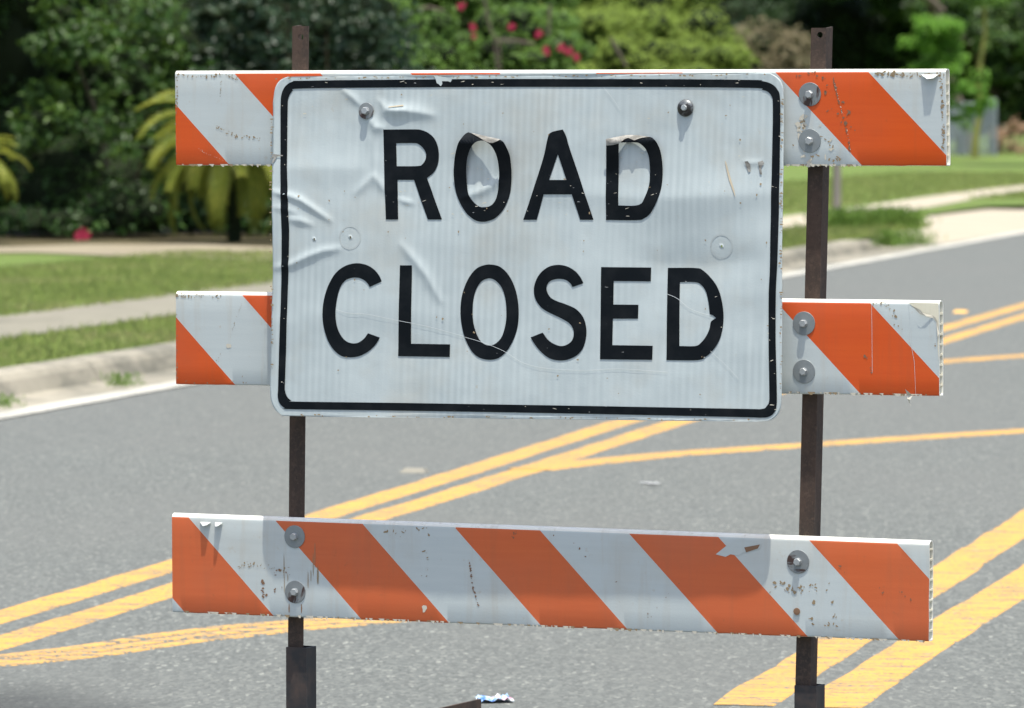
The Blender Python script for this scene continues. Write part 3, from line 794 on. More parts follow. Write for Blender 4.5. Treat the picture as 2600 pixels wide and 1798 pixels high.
def relief(x, z):
    h = 0.0056 * mnoise.noise(Vector((x * 3.4, z * 4.4, 1.7))) + 0.0010 * mnoise.noise(Vector((x * 11, z * 13, 4.2))) + 0.00022 * mnoise.noise(Vector((x * 40, z * 40, 2.2)))
    p = Vector((x, z))
    for P, a, wd in RIDGES:
        best, tb = 1e9, 0
        n = len(P) - 1
        lo = (min(q.x for q in P), min(q.y for q in P)); hi = (max(q.x for q in P), max(q.y for q in P))
        if x < lo[0] - 3 * wd or x > hi[0] + 3 * wd or z < lo[1] - 3 * wd or z > hi[1] + 3 * wd: continue
        for i in range(n):
            d = P[i + 1] - P[i]
            t = max(0.0, min(1.0, (p - P[i]).dot(d) / d.length_squared))
            dd = (p - P[i] - d * t).length
            if dd < best: best, tb = dd, (i + t) / n
        taper = math.sin(math.pi * min(1, max(0, 0.10 + 0.80 * tb))) ** 0.7
        ww = wd * (0.55 + 0.45 * taper)
        h += a * taper * math.exp(-(best / ww) ** 1.55)
    return h
def drape(bm, off, extra=None):
    for v in bm.verts:
        e = extra(v.co.x, v.co.z) if extra else 0.0
        v.co.y = -relief(v.co.x, v.co.z) - off - e
        if e: v.co.x += e * math.tan(PSI)
    bm.normal_update()

OUT = smooth_poly([(-0.6898, -0.0882), (-0.6904, -0.0516), (-0.6868, -0.0238), (-0.6766, -0.0064), (-0.6574, 0.0022), (-0.6264, 0.0039), (-0.3954, 0.0063), (-0.0743, 0.0064), (0.2581, 0.0077), (0.4665, 0.0088), (0.4891, 0.007), (0.5064, -0.0022), (0.5166, -0.0164), (0.52, -0.0414), (0.5242, -0.1958), (0.5263, -0.3376), (0.529, -0.4542), (0.5322, -0.5875), (0.5336, -0.6708), (0.5317, -0.7), (0.5224, -0.7185), (0.5047, -0.7289), (0.4778, -0.7312), (0.1874, -0.7347), (-0.1091, -0.7381), (-0.3736, -0.7421), (-0.6235, -0.7448), (-0.6508, -0.7411), (-0.6677, -0.7285), (-0.6771, -0.7096), (-0.6798, -0.6836), (-0.6796, -0.5924), (-0.6791, -0.495), (-0.6797, -0.3925), (-0.6841, -0.2795), (-0.6876, -0.1752)], 6, 60)
def panel():
    zs = [p[1] for p in OUT]
    zt, zb = max(zs), min(zs)
    NR, NC = 190, 300
    rows = []
    for j in range(NR + 1):
        t = j / NR
        t = t + 0.10 * math.sin(2 * math.pi * t) * -0.5            # denser towards the rounded corners
        z = zt - (zt - zb) * min(max(t, 0.0006), 0.9994)
        xs = []
        for (x0, z0), (x1, z1) in zip(OUT, OUT[1:] + OUT[:1]):
            if (z0 - z) * (z1 - z) < 0: xs.append(x0 + (x1 - x0) * (z - z0) / (z1 - z0))
        rg = 0.0010 * mnoise.noise(Vector((z * 45, 2, 0))); rg2 = 0.0008 * mnoise.noise(Vector((z * 60, 8, 0)))
        rows.append((z, min(xs) + rg, max(xs) + rg2))
    vs = []
    for back in (0, 1):
        for z, xa, xb in rows:
            for i in range(NC + 1):
                x = xa + (xb - xa) * i / NC
                vs.append((x, -relief(x, z) + 0.0022 * back, z))
    W = NC + 1; N1 = W * (NR + 1)
    holes = set()
    for hx_, hz_ in [(-0.5801, -0.3533), (-0.4907, -0.3505)] + [(0.3874, -0.3607)]:
        j = min(range(NR), key=lambda k: abs((rows[k][0] + rows[k + 1][0]) / 2 - hz_))
        z, xa, xb = rows[j]
        holes.add((j, int((hx_ - xa) / (xb - xa) * NC)))
    fs = []
    for j in range(NR):
        for i in range(NC):
            a = j * W + i
            if (j, i) in holes: continue
            fs.append((a, a + W, a + W + 1, a + 1))
            fs.append((N1 + a, N1 + a + 1, N1 + a + W + 1, N1 + a + W))
    for j, i in holes:
        q = [j * W + i, j * W + i + 1, (j + 1) * W + i + 1, (j + 1) * W + i]
        for a, b in zip(q, q[1:] + q[:1]): fs.append((a, b, N1 + b, N1 + a))
    per = [i for i in range(W)] + [j * W + NC for j in range(1, NR + 1)] + [NR * W + i for i in range(NC - 1, -1, -1)] + [j * W for j in range(NR - 1, 0, -1)]
    for a, b in zip(per, per[1:] + per[:1]): fs.append((a, b, N1 + b, N1 + a))
    return mesh_obj('panel', vs, fs, M_WHITE_SIGN, sign, True)
pan = panel()

def sticker(name, outer, holes=(), grid=0.008, extra=None, corner=38, off=0.0011, mat=None):
    o = [smooth_poly(outer, 6, corner)]
    hs = [smooth_poly(h, 6, corner) for h in holes]
    bm = filled(o, grid, hs)
    drape(bm, off, extra)
    for f in bm.faces: f.smooth = True
    return bm_obj(name, bm, mat or M_BLACK, sign)

GHOSTS = []
BO = [(-0.67, -0.1143), (-0.6716, -0.0604), (-0.6699, -0.036), (-0.6607, -0.0178), (-0.6435, -0.0078), (-0.6164, -0.0057), (-0.3951, -0.004), (-0.2054, -0.0031), (0.1485, -0.0039), (0.4399, -0.0062), (0.4715, -0.0088), (0.4924, -0.0147), (0.5061, -0.0264), (0.5129, -0.0456), (0.5151, -0.1124), (0.5178, -0.2876), (0.5178, -0.3877), (0.516, -0.4544), (0.5173, -0.5461), (0.5231, -0.6585), (0.5236, -0.696), (0.5186, -0.7103), (0.5072, -0.7197), (0.4866, -0.7223), (0.4389, -0.7221), (0.095, -0.7233), (-0.1095, -0.7245), (-0.374, -0.7266), (-0.624, -0.7292), (-0.6415, -0.727), (-0.6545, -0.7169), (-0.6598, -0.7005), (-0.6594, -0.6832), (-0.6588, -0.6033), (-0.6572, -0.4947), (-0.6578, -0.3584), (-0.6597, -0.3141), (-0.6659, -0.2012)]
BI = [(-0.653, -0.1142), (-0.6538, -0.0551), (-0.6513, -0.0404), (-0.6429, -0.0282), (-0.6285, -0.023), (-0.4904, -0.0215), (-0.2049, -0.0202), (0.149, -0.0208), (0.4404, -0.023), (0.472, -0.0272), (0.4857, -0.0322), (0.494, -0.0423), (0.4965, -0.0556), (0.498, -0.1208), (0.4998, -0.3044), (0.5008, -0.4046), (0.4996, -0.4588), (0.5012, -0.5464), (0.5059, -0.6589), (0.5063, -0.6864), (0.5012, -0.6973), (0.4897, -0.7039), (0.4384, -0.7046), (0.0945, -0.7064), (-0.11, -0.7079), (-0.3745, -0.7099), (-0.609, -0.7124), (-0.6255, -0.7102), (-0.6365, -0.7018), (-0.6417, -0.6889), (-0.6425, -0.6785), (-0.6414, -0.603), (-0.6407, -0.4945), (-0.6394, -0.3582), (-0.6412, -0.3139), (-0.6494, -0.2011)]
brd = sticker('border', BO, [BI], 0.010, None, 60)

PEAK = 0.021
def peel(zfun, top, low, amt):
    """lift that grows from 0 at low to amt at top"""
    pk = top - PEAK
    return lambda x, z: amt * (max(0.0, min(1.0, (z - low) / (pk - low))) ** 1.7 if z < pk else max(0.0, (top - z) / (top - pk)) ** 0.8)
# ROAD
sticker('letter', [(-0.4177, -0.1131), (-0.3426, -0.1125), (-0.3252, -0.1141), (-0.309, -0.1203), (-0.2951, -0.1314), (-0.286, -0.1481), (-0.2825, -0.1682), (-0.2848, -0.1883), (-0.2942, -0.2062), (-0.3099, -0.2185), (-0.2993, -0.2419), (-0.2861, -0.2731), (-0.2703, -0.3086), (-0.3043, -0.3089), (-0.3207, -0.2711), (-0.3406, -0.2227), (-0.3803, -0.2229), (-0.3777, -0.267), (-0.3752, -0.3095), (-0.4045, -0.3097), (-0.4099, -0.2448), (-0.4158, -0.1552)],
        [[(-0.3863, -0.1428), (-0.3442, -0.1423), (-0.3318, -0.1449), (-0.3204, -0.1538), (-0.3134, -0.1661), (-0.3147, -0.1784), (-0.3218, -0.1885), (-0.3328, -0.1925), (-0.3831, -0.1932)]])
oz = [(-0.1795, -0.119), (-0.1756, -0.2545), (-0.2125, -0.119), (-0.1362, -0.1349)]
peelO = peel(lambda x: 1.0, oz[0][1], oz[1][1], 0.019)
lo_ = sticker('letter', [(-0.2125, -0.1186), (-0.2039, -0.1212), (-0.1939, -0.1268), (-0.184, -0.131), (-0.1691, -0.1385), (-0.1568, -0.1425), (-0.1459, -0.14), (-0.1363, -0.1346), (-0.1263, -0.1415), (-0.1174, -0.1554), (-0.1117, -0.1676), (-0.1089, -0.1809), (-0.1061, -0.2097), (-0.1076, -0.243), (-0.1142, -0.2674), (-0.1257, -0.2886), (-0.1424, -0.3042), (-0.1593, -0.311), (-0.1739, -0.3127), (-0.1886, -0.3102), (-0.2023, -0.3025), (-0.2136, -0.2926), (-0.2264, -0.2749), (-0.2368, -0.2549), (-0.2429, -0.2327), (-0.246, -0.2104), (-0.2459, -0.1948), (-0.2441, -0.1725), (-0.2375, -0.1458), (-0.2281, -0.1313), (-0.2198, -0.1224)],
        [[(-0.1789, -0.1378), (-0.1666, -0.1416), (-0.1541, -0.1511), (-0.1438, -0.1677), (-0.1384, -0.1877), (-0.136, -0.2121), (-0.1369, -0.2387), (-0.1423, -0.2632), (-0.1529, -0.2766), (-0.1675, -0.2813), (-0.1822, -0.2794), (-0.1972, -0.268), (-0.2087, -0.2503), (-0.2136, -0.2258), (-0.2156, -0.1991), (-0.214, -0.1769), (-0.2066, -0.1546), (-0.1947, -0.1417)]], 0.008, peelO)
lo_['label'] = 'letter O with its top curling off the sign'
def flap(outer, parent, lift):
    bm = filled([smooth_poly(outer, 4)], 0.006)
    drape(bm, 0.0016, lambda x, z: lift(x, z) + 0.0012 * mnoise.noise(Vector((x * 60, z * 60, 3))) + 0.0016)
    for f in bm.faces: f.smooth = True
    return bm_obj('peeled_flap', bm, M_BACKING, parent)
f1 = flap([(-0.2064, -0.1201), (-0.1891, -0.1234), (-0.1694, -0.1278), (-0.1498, -0.1316), (-0.1338, -0.1349), (-0.1398, -0.1382), (-0.1475, -0.1415), (-0.1563, -0.1433), (-0.1691, -0.1396), (-0.184, -0.1316)], sign, peelO)
f1.parent = lo_
sticker('letter', [(-0.0193, -0.122), (-0.0093, -0.1169), (0.0128, -0.1124), (0.0212, -0.1274), (0.0304, -0.1539), (0.0486, -0.2001), (0.0668, -0.2463), (0.0901, -0.3063), (0.0588, -0.3066), (0.038, -0.252), (-0.0284, -0.2525), (-0.0438, -0.3074), (-0.0758, -0.3077), (-0.0563, -0.2515), (-0.0318, -0.1762), (-0.0232, -0.1364)], [[(0.003, -0.1657), (0.0246, -0.2212), (-0.0164, -0.2214)]])
dz = [(0.1712, -0.1238), (0.174, -0.2237)]
PEAK = 0.012
peelD = peel(lambda x: 1.0, dz[0][1], dz[1][1], 0.013)
ld_ = sticker('letter', [(0.1149, -0.1466), (0.1311, -0.1457), (0.1442, -0.1421), (0.1547, -0.1342), (0.1654, -0.1298), (0.1726, -0.1324), (0.1798, -0.1354), (0.1869, -0.1332), (0.1952, -0.1304), (0.207, -0.1279), (0.2178, -0.1286), (0.2263, -0.134), (0.2361, -0.1467), (0.2438, -0.1664), (0.2487, -0.197), (0.248, -0.2321), (0.2405, -0.2606), (0.2281, -0.2848), (0.2189, -0.2958), (0.2084, -0.3025), (0.193, -0.3063), (0.1194, -0.3065)],
        [[(0.1441, -0.1408), (0.1812, -0.1403), (0.1908, -0.142), (0.2005, -0.1479), (0.2091, -0.1577), (0.216, -0.1753), (0.2193, -0.2081), (0.2172, -0.2366), (0.2061, -0.2652), (0.2003, -0.2714), (0.1921, -0.2745), (0.1778, -0.2757), (0.1479, -0.2751)]], 0.008, peelD)
ld_['label'] = 'letter D with its torn top edge curling off'
f2 = flap([(0.114, -0.1334), (0.1402, -0.1283), (0.1569, -0.1249), (0.1712, -0.1238), (0.1951, -0.1253), (0.2178, -0.1283), (0.2047, -0.1292), (0.1928, -0.1315), (0.1799, -0.1363), (0.1714, -0.1328), (0.1654, -0.1306), (0.1559, -0.1346), (0.1454, -0.1426), (0.1311, -0.1461), (0.1151, -0.1475)], sign, peelD)
f2.parent = ld_
# CLOSED
sticker('letter', [(-0.4111, -0.4453), (-0.4174, -0.4332), (-0.4298, -0.4199), (-0.4466, -0.4106), (-0.4662, -0.4065), (-0.4858, -0.4078), (-0.5066, -0.4154), (-0.5243, -0.4291), (-0.5373, -0.4483), (-0.5472, -0.4714), (-0.5525, -0.4986), (-0.5526, -0.5257), (-0.5479, -0.5528), (-0.538, -0.5783), (-0.5223, -0.5984), (-0.5039, -0.6102), (-0.4827, -0.6125), (-0.4618, -0.6094), (-0.441, -0.5996), (-0.4235, -0.5844), (-0.4126, -0.5681), (-0.4416, -0.5591), (-0.4509, -0.5709), (-0.4642, -0.5798), (-0.4776, -0.5819), (-0.4928, -0.5781), (-0.5051, -0.5678), (-0.5146, -0.5522), (-0.5197, -0.5333), (-0.5211, -0.509), (-0.5182, -0.4819), (-0.5114, -0.4588), (-0.4997, -0.4443), (-0.4849, -0.4384), (-0.4698, -0.4379), (-0.4562, -0.4418), (-0.4454, -0.4498), (-0.4398, -0.4578)])
sticker('letter', [(-0.3682, -0.4097), (-0.3389, -0.4094), (-0.3369, -0.5802), (-0.2428, -0.5799), (-0.2426, -0.6073), (-0.3675, -0.6077)])
sticker('letter', [(-0.1513, -0.4053), (-0.1298, -0.4095), (-0.1095, -0.4255), (-0.094, -0.4499), (-0.0847, -0.4782), (-0.0809, -0.5117), (-0.0834, -0.5427), (-0.0926, -0.57), (-0.1075, -0.5935), (-0.127, -0.6081), (-0.1496, -0.6116), (-0.1726, -0.6069), (-0.1901, -0.5937), (-0.205, -0.5706), (-0.2144, -0.5449), (-0.2195, -0.5138), (-0.219, -0.4827), (-0.2126, -0.4566), (-0.2005, -0.4318), (-0.1852, -0.4148), (-0.1683, -0.4073)],
        [[(-0.1533, -0.4351), (-0.1375, -0.4406), (-0.1234, -0.4554), (-0.1142, -0.4786), (-0.1105, -0.507), (-0.1115, -0.5328), (-0.1184, -0.5588), (-0.1294, -0.5732), (-0.1434, -0.5802), (-0.1577, -0.5791), (-0.1708, -0.5706), (-0.1812, -0.5534), (-0.1885, -0.5302), (-0.1907, -0.503), (-0.1892, -0.4771), (-0.1826, -0.4562), (-0.1702, -0.4405)]])
sticker('letter', [(0.0711, -0.4431), (0.0643, -0.4311), (0.0513, -0.4176), (0.0328, -0.4078), (0.0115, -0.4042), (-0.0109, -0.4081), (-0.0297, -0.4207), (-0.0411, -0.4376), (-0.0462, -0.457), (-0.0428, -0.4763), (-0.0325, -0.4916), (-0.0166, -0.5035), (0.0176, -0.5179), (0.0376, -0.5279), (0.0477, -0.5385), (0.0514, -0.5508), (0.0484, -0.565), (0.0389, -0.5741), (0.0235, -0.579), (0.0065, -0.5752), (-0.0092, -0.566), (-0.0224, -0.5507), (-0.0509, -0.5615), (-0.04, -0.5768), (-0.0254, -0.592), (-0.0053, -0.6053), (0.0174, -0.61), (0.0398, -0.6075), (0.062, -0.5968), (0.0755, -0.5786), (0.0812, -0.5528), (0.0783, -0.5298), (0.0694, -0.512), (0.0536, -0.4981), (0.0308, -0.4889), (0.0081, -0.482), (-0.0062, -0.4745), (-0.0144, -0.463), (-0.0159, -0.4514), (-0.01, -0.441), (0.0012, -0.4358), (0.0152, -0.4343), (0.0294, -0.4367), (0.0394, -0.443), (0.0458, -0.4514)])
sticker('letter', [(0.1113, -0.4079), (0.2263, -0.4073), (0.2266, -0.4367), (0.1415, -0.4373), (0.142, -0.4878), (0.2, -0.4874), (0.2002, -0.5171), (0.1418, -0.518), (0.1425, -0.5749), (0.2357, -0.5745), (0.2357, -0.6046), (0.1146, -0.6056)])
sticker('letter', [(0.2643, -0.4074), (0.3278, -0.4069), (0.3444, -0.4115), (0.3627, -0.4261), (0.3798, -0.4462), (0.3906, -0.4714), (0.3965, -0.5044), (0.3954, -0.5349), (0.3884, -0.5604), (0.3752, -0.5809), (0.3592, -0.5952), (0.3401, -0.6032), (0.2684, -0.6045)],
        [[(0.2933, -0.4376), (0.3286, -0.4372), (0.3426, -0.4429), (0.3539, -0.4567), (0.3609, -0.4795), (0.3649, -0.5049), (0.3718, -0.5073), (0.3797, -0.513), (0.3721, -0.5174), (0.3676, -0.5226), (0.3647, -0.5379), (0.358, -0.552), (0.3473, -0.5654), (0.3338, -0.5733), (0.2971, -0.5739)]])['label'] = 'last letter D with a chip missing from its bowl'

M_GHOST = NB('washer_ghost', 0.5, 0.2).color((0.435, 0.475, 0.465)).m
for hx_, hz_ in [(-0.4907, -0.3505)] + [(0.3874, -0.3607)]:
    ring = []
    for k in range(36):
        a0, a1 = 2 * math.pi * k / 36, 2 * math.pi * (k + 1) / 36
        ring.append([(hx_ + r_ * math.cos(t), hz_ + r_ * math.sin(t)) for r_, t in ((0.0265, a0), (0.0265, a1), (0.0232, a1), (0.0232, a0))])
    GHOSTS.extend(ring)
# bolts holding the sign to the top board
for me, hexm, (x, z), rr in ((W_SIGN, HEX, ([(-0.4598, -0.0723)])[0], 0.4), (DOME, HEX_D, ([(0.2982, -0.066)])[0], 1.1)):
    yy = -relief(x, z) - 0.0022
    fit('washer' if me is W_SIGN else 'bolt_dome', me, sign, x, z, yy, rr)
    fit('bolt', hexm, sign, x, z, yy, rr)

# scratches, nicks and torn bits of the sign face
def lay(name, polys, mat, off=0.0016):
    bm = bmesh.new()
    for i, p in enumerate(polys):
        vs = [bm.verts.new((x, -relief(x, z) - off - 0.00003 * (i % 9), z)) for x, z in p]
        f = bm.faces.new(vs); f.normal_update()
        if f.normal.y > 0: f.normal_flip()
    bmesh.ops.triangulate(bm, faces=bm.faces[:])
    o = bm_obj(name, bm, mat, sign); o['kind'] = 'stuff'
    return o
def hair(pts, wd):
    P = [Vector(p) for p in smooth_poly(pts, 5, 60)][: 5 * (len(pts) - 1) + 1]
    out = []
    for a, b in zip(P, P[1:]):
        d = (b - a); s = Vector((-d.y, d.x)).normalized() * wd / 2
        out.append([(a + s)[:], (b + s)[:], (b - s)[:], (a - s)[:]])
    return out
sc = hair([(-0.5205, -0.5076), (-0.4916, -0.5153), (-0.4585, -0.5162), (-0.4284, -0.5198), (-0.3682, -0.5304), (-0.2964, -0.5419), (-0.2099, -0.5619)], 0.0009)
sc += hair([(-0.2081, -0.5634), (-0.1707, -0.5726), (-0.1391, -0.5824), (-0.1075, -0.5948), (-0.0643, -0.6172), (-0.0075, -0.6277), (0.0769, -0.6299), (0.1607, -0.6252), (0.2719, -0.63)], 0.0008)
sc += hair([(0.2659, -0.4635), (0.2896, -0.4729), (0.3178, -0.4928), (0.3456, -0.5026), (0.3677, -0.5074)], 0.0009)
sc += hair([(0.3698, -0.5836), (0.4091, -0.6159), (0.4344, -0.6407)], 0.0008)
sc += hair([(0.1061, -0.0216), (0.1283, -0.0458), (0.1457, -0.07)], 0.0008)
lay('scratches', sc, M_SCRATCH)
lay('washer_ghosts', GHOSTS, M_GHOST, 0.0003)
lay('edge_tear', [[(-0.6869, -0.1673), (-0.675, -0.1687), (-0.661, -0.17), (-0.6615, -0.1722), (-0.6749, -0.1723), (-0.6797, -0.1798), (-0.6853, -0.1888), (-0.6874, -0.1854), (-0.6831, -0.1753), (-0.6871, -0.1714)]], M_BACKING, 0.0018)
nk, nd = [], []
rn = random.Random(11)
for zone, n in (([(-0.4107, -0.2426), (-0.2851, -0.3065)], 16), ([(-0.2468, -0.1659), (-0.1057, -0.3095)], 34), ([(-0.0694, -0.2162), (0.0828, -0.3035)], 18), ([(0.1152, -0.158), (0.2524, -0.3043)], 30), ([(-0.6535, 0.0022), (-0.1314, -0.0245)], 26), ([(0.1484, -0.0019), (0.5174, -0.0255)], 16), ([(0.4917, -0.0222), (0.5204, -0.3042)], 14), ([(0.498, -0.4687), (0.524, -0.7146)], 22), ([(-0.6724, -0.043), (-0.6399, -0.3297)], 14), ([(-0.669, -0.3588), (-0.6288, -0.6845)], 12), ([(-0.2039, -0.708), (0.4395, -0.7243)], 12), ([(0.3496, -0.4491), (0.3977, -0.6008)], 10), ([(-0.6274, -0.0272), (-0.1233, -0.3096)], 26), ([(0.149, -0.0217), (0.4994, -0.3044)], 26)):
    (x0, z0), (x1, z1) = zone
    for k in range(int(n * 0.42)):
        x, z = rn.uniform(x0, x1), rn.uniform(z0, z1)
        a = 0.0010 + 0.0045 * rn.random() ** 2
        nk.append(blob(x, z, a, rn.uniform(0.0004, 0.0009), 6, 0.5, rn.uniform(-0.4, 0.4), rn))
for k in range(60):                                  # brown specks over the white
    (x0, z0), (x1, z1) = [(-0.6446, -0.036), (0.5034, -0.6798)]
    nd.append(blob(rn.uniform(x0, x1), rn.uniform(z0, z1), rn.uniform(0.0008, 0.0026), rn.uniform(0.0008, 0.0026), 7, 0.5, 0, rn))
for a, b, n in (([(-0.6846, -0.0003), (-0.6457, 0.0022)][0], [(0.4936, 0.0045)][0], 70), ([(-0.6917, -0.0882)][0], [(-0.6751, -0.6444)][0], 50), ([(0.5174, -0.0456)][0], [(0.5325, -0.6625)][0], 60), ([(-0.643, -0.7427)][0], [(0.4957, -0.7275)][0], 40)):
    for k in range(n):                               # grime gathered along the rim
        t = rn.random()
        nd.append(blob(a[0] + (b[0] - a[0]) * t + rn.uniform(-.002, .002), a[1] + (b[1] - a[1]) * t + rn.uniform(-.002, .002), rn.uniform(0.0008, 0.004), rn.uniform(0.0006, 0.002), 7, 0.5, 0, rn))
lay('nick_marks', nk, M_CHIP_AND_GLINT, 0.0018)
lay('grime_specks', nd, M_GRIME, 0.0014)
lay('torn_spots', [[p for p in q_] for q_ in [[(-0.2991, 0.0047), (-0.2793, 0.0025), (-0.2644, 0.0002), (-0.2545, -0.0043), (-0.258, -0.0099), (-0.2642, -0.0076), (-0.279, -0.0076), (-0.2776, -0.0132), (-0.2811, -0.0187), (-0.2874, -0.0132), (-0.2912, -0.012), (-0.2939, -0.0042)]]], M_WHITE_SIGN, 0.0017)
lay('torn_spots', [[p for p in q_] for q_ in [[(0.4363, -0.1799), (0.4433, -0.1788), (0.4494, -0.1853), (0.451, -0.2005), (0.4463, -0.2027), (0.4414, -0.1929)], [(0.4668, -0.1808), (0.4772, -0.1775), (0.4809, -0.183), (0.4741, -0.1928), (0.4769, -0.2069), (0.4722, -0.2069), (0.4695, -0.1928)]]], M_BACKING, 0.0014)
lay('rust_streak', [[p for p in q_] for q_ in [[(0.3912, -0.1779), (0.3941, -0.1811), (0.4056, -0.2137), (0.4157, -0.2398), (0.4197, -0.2561), (0.4159, -0.2485), (0.4034, -0.2203), (0.3944, -0.192)]] + [[(-0.4048, -0.0629), (-0.3702, -0.0589), (-0.3683, -0.0616), (-0.4047, -0.0649)]]], NB('orange_rust_streak', 0.8).color((0.52, 0.44, 0.31)).m, 0.0014)

# ------------------------------------------------------------------ vegetation
M_L_MIDDARK = leafmat('mid_dark_leaf', (0.018, 0.048, 0.012), (0.042, 0.098, 0.018), (0.130, 0.220, 0.036), 0.42, 0.3, 2.2, 0.3)
def rand_unit(rs, n):
    v = rs.normal(size=(n, 3)); return v / np.linalg.norm(v, axis=1, keepdims=True)

def leaf_mesh(name, P, Nn, D, L, Wd, mat, parent, fold=0.25):
    """one folded leaf (two triangles sharing the midrib) at every point"""
    n = len(P)
    S = np.cross(D, Nn); S /= np.linalg.norm(S, axis=1, keepdims=True) + 1e-9
    L = L[:, None]; Wd = Wd[:, None]
    base = P; tip = P + D * L - Nn * L * 0.12
    l = P + D * L * 0.45 + S * Wd / 2 + Nn * Wd * fold
    r = P + D * L * 0.45 - S * Wd / 2 + Nn * Wd * fold
    V = np.stack([base, l, tip, r], 1).reshape(-1, 3)
    i = np.arange(n)[:, None] * 4
    T = np.concatenate([i + [0, 2, 1], i + [0, 3, 2]], 1).reshape(-1)
    me = bpy.data.meshes.new(name)
    me.vertices.add(n * 4); me.vertices.foreach_set('co', V.astype(np.float32).ravel())
    me.loops.add(n * 6); me.loops.foreach_set('vertex_index', T.astype(np.int32))
    me.polygons.add(n * 2)
    me.polygons.foreach_set('loop_start', np.arange(0, n * 6, 3, dtype=np.int32))
    me.update(calc_edges=True)
    return link(name, me, parent, [mat])

def crown(parent, clumps, n, size, mat, seed, up=0.55, core=0.70, gap=-0.25, aspect=0.5, name='crown'):
    rs = np.random.RandomState(seed)
    cl = np.array(clumps, float)
    wgt = (cl[:, 3] * cl[:, 4] * cl[:, 5]) ** (2 / 3); wgt /= wgt.sum()
    idx = rs.choice(len(cl), n, p=wgt)
    d = rand_unit(rs, n)
    r = 1.02 - np.abs(rs.normal(0, 0.17, n))
    c = cl[idx]
    wob = np.array([mnoise.noise(Vector((a[0] * 2.1 + k * 3.7 + seed, a[1] * 2.1, a[2] * 2.1))) for a, k in zip(d, idx)])
    r = np.clip(r * (0.92 + 0.38 * wob), 0.25, 1.25)
    P = c[:, :3] + d * c[:, 3:6] * r[:, None]
    sc = 1.1 / max(0.3, size * 9)
    g = np.array([mnoise.noise(Vector(p) * sc + Vector((seed, 0, 0))) for p in P])
    keep = (g > gap) | (rs.rand(n) < 0.25)
    keep &= P[:, 2] > 0.10
    P, d = P[keep], d[keep]; n = len(P)
    Nn = rand_unit(rs, n) * 0.75 + d * 0.45 + np.array([0, -0.12, up]); Nn /= np.linalg.norm(Nn, axis=1, keepdims=True)
    D = np.cross(Nn, rand_unit(rs, n)); D[:, 2] -= 0.25; D /= np.linalg.norm(D, axis=1, keepdims=True)
    L = size * rs.uniform(0.65, 1.3, n)
    o = leaf_mesh(name, P, Nn, D, L, L * aspect * rs.uniform(0.8, 1.2, n), mat, parent)
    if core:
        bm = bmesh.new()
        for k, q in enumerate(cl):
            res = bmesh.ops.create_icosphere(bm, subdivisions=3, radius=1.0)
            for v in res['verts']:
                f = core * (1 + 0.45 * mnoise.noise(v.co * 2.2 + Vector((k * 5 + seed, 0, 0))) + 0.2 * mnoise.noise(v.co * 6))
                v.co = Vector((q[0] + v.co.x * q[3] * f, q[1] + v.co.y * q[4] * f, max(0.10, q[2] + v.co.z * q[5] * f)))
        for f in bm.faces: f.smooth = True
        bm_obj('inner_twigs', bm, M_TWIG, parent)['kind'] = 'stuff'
    return o

def trunk(parent, base, top, r0, r1, seed, limbs=(), mat=None, name='trunk'):
    bm = bmesh.new()
    b, t = Vector(base), Vector(top)
    pts = [b + (t - b) * (k / 6) + Vector((mnoise.noise(Vector((k * .7, seed, 0))), mnoise.noise(Vector((k * .7, seed, 5))), 0)) * r0 * (1.2 if k else 0) for k in range(7)]
    tube(bm, pts, [r0 * 1.25] + [r0 + (r1 - r0) * k / 6 for k in range(1, 7)], 9)
    for (p0, p1, ra, rb) in limbs:
        a, c = Vector(p0), Vector(p1)
        mid = (a + c) / 2 + Vector((0, 0, 0.12 * (c - a).length))
        tube(bm, [a, mid, c], [ra, (ra + rb) / 2, rb], 7)
    return bm_obj(name, bm, mat or M_BARK, parent, R(50))

def sprays(n, x0, x1, y0, y1, z0, z1, r0, r1, seed):
    rs = random.Random(seed)
    return [(rs.uniform(x0, x1), rs.uniform(y0, y1), rs.uniform(z0, z1), rs.uniform(r0, r1) * 1.2, rs.uniform(r0, r1) * 1.2, rs.uniform(r0, r1) * 0.7) for k in range(n)]
def plant(name, label, cat, x, y, group=None):
    return empty(name, (x, y, 0.10), (0, 0, 0), label, cat, group)
def rel(cl, x, y): return [(a - x, b - y, c - 0.10, d, e, f) for a, b, c, d, e, f in cl]
def shrub(name, label, cat, x, y, clumps, n, size, mat, seed, stems=3, group=None, **kw):
    t = plant(name, label, cat, x, y, group)
    cl = rel(clumps, x, y)
    crown(t, cl, n, size, mat, seed, **kw)
    rs = random.Random(seed)
    bm = bmesh.new()
    for k in range(stems):
        c = cl[rs.randrange(len(cl))]
        a = Vector((rs.uniform(-.12, .12), rs.uniform(-.12, .12), -0.05)); b = Vector((c[0], c[1], max(0.2, c[2])))
        tube(bm, [a, a.lerp(b, 0.5) + Vector((rs.uniform(-.1, .1), rs.uniform(-.1, .1), 0.1)), b], [0.030, 0.022, 0.012], 7)
    bm_obj('stems', bm, M_BARK, t, R(50))
    return t

G_HEDGE = 'dark shrubs massed along the garden edge'
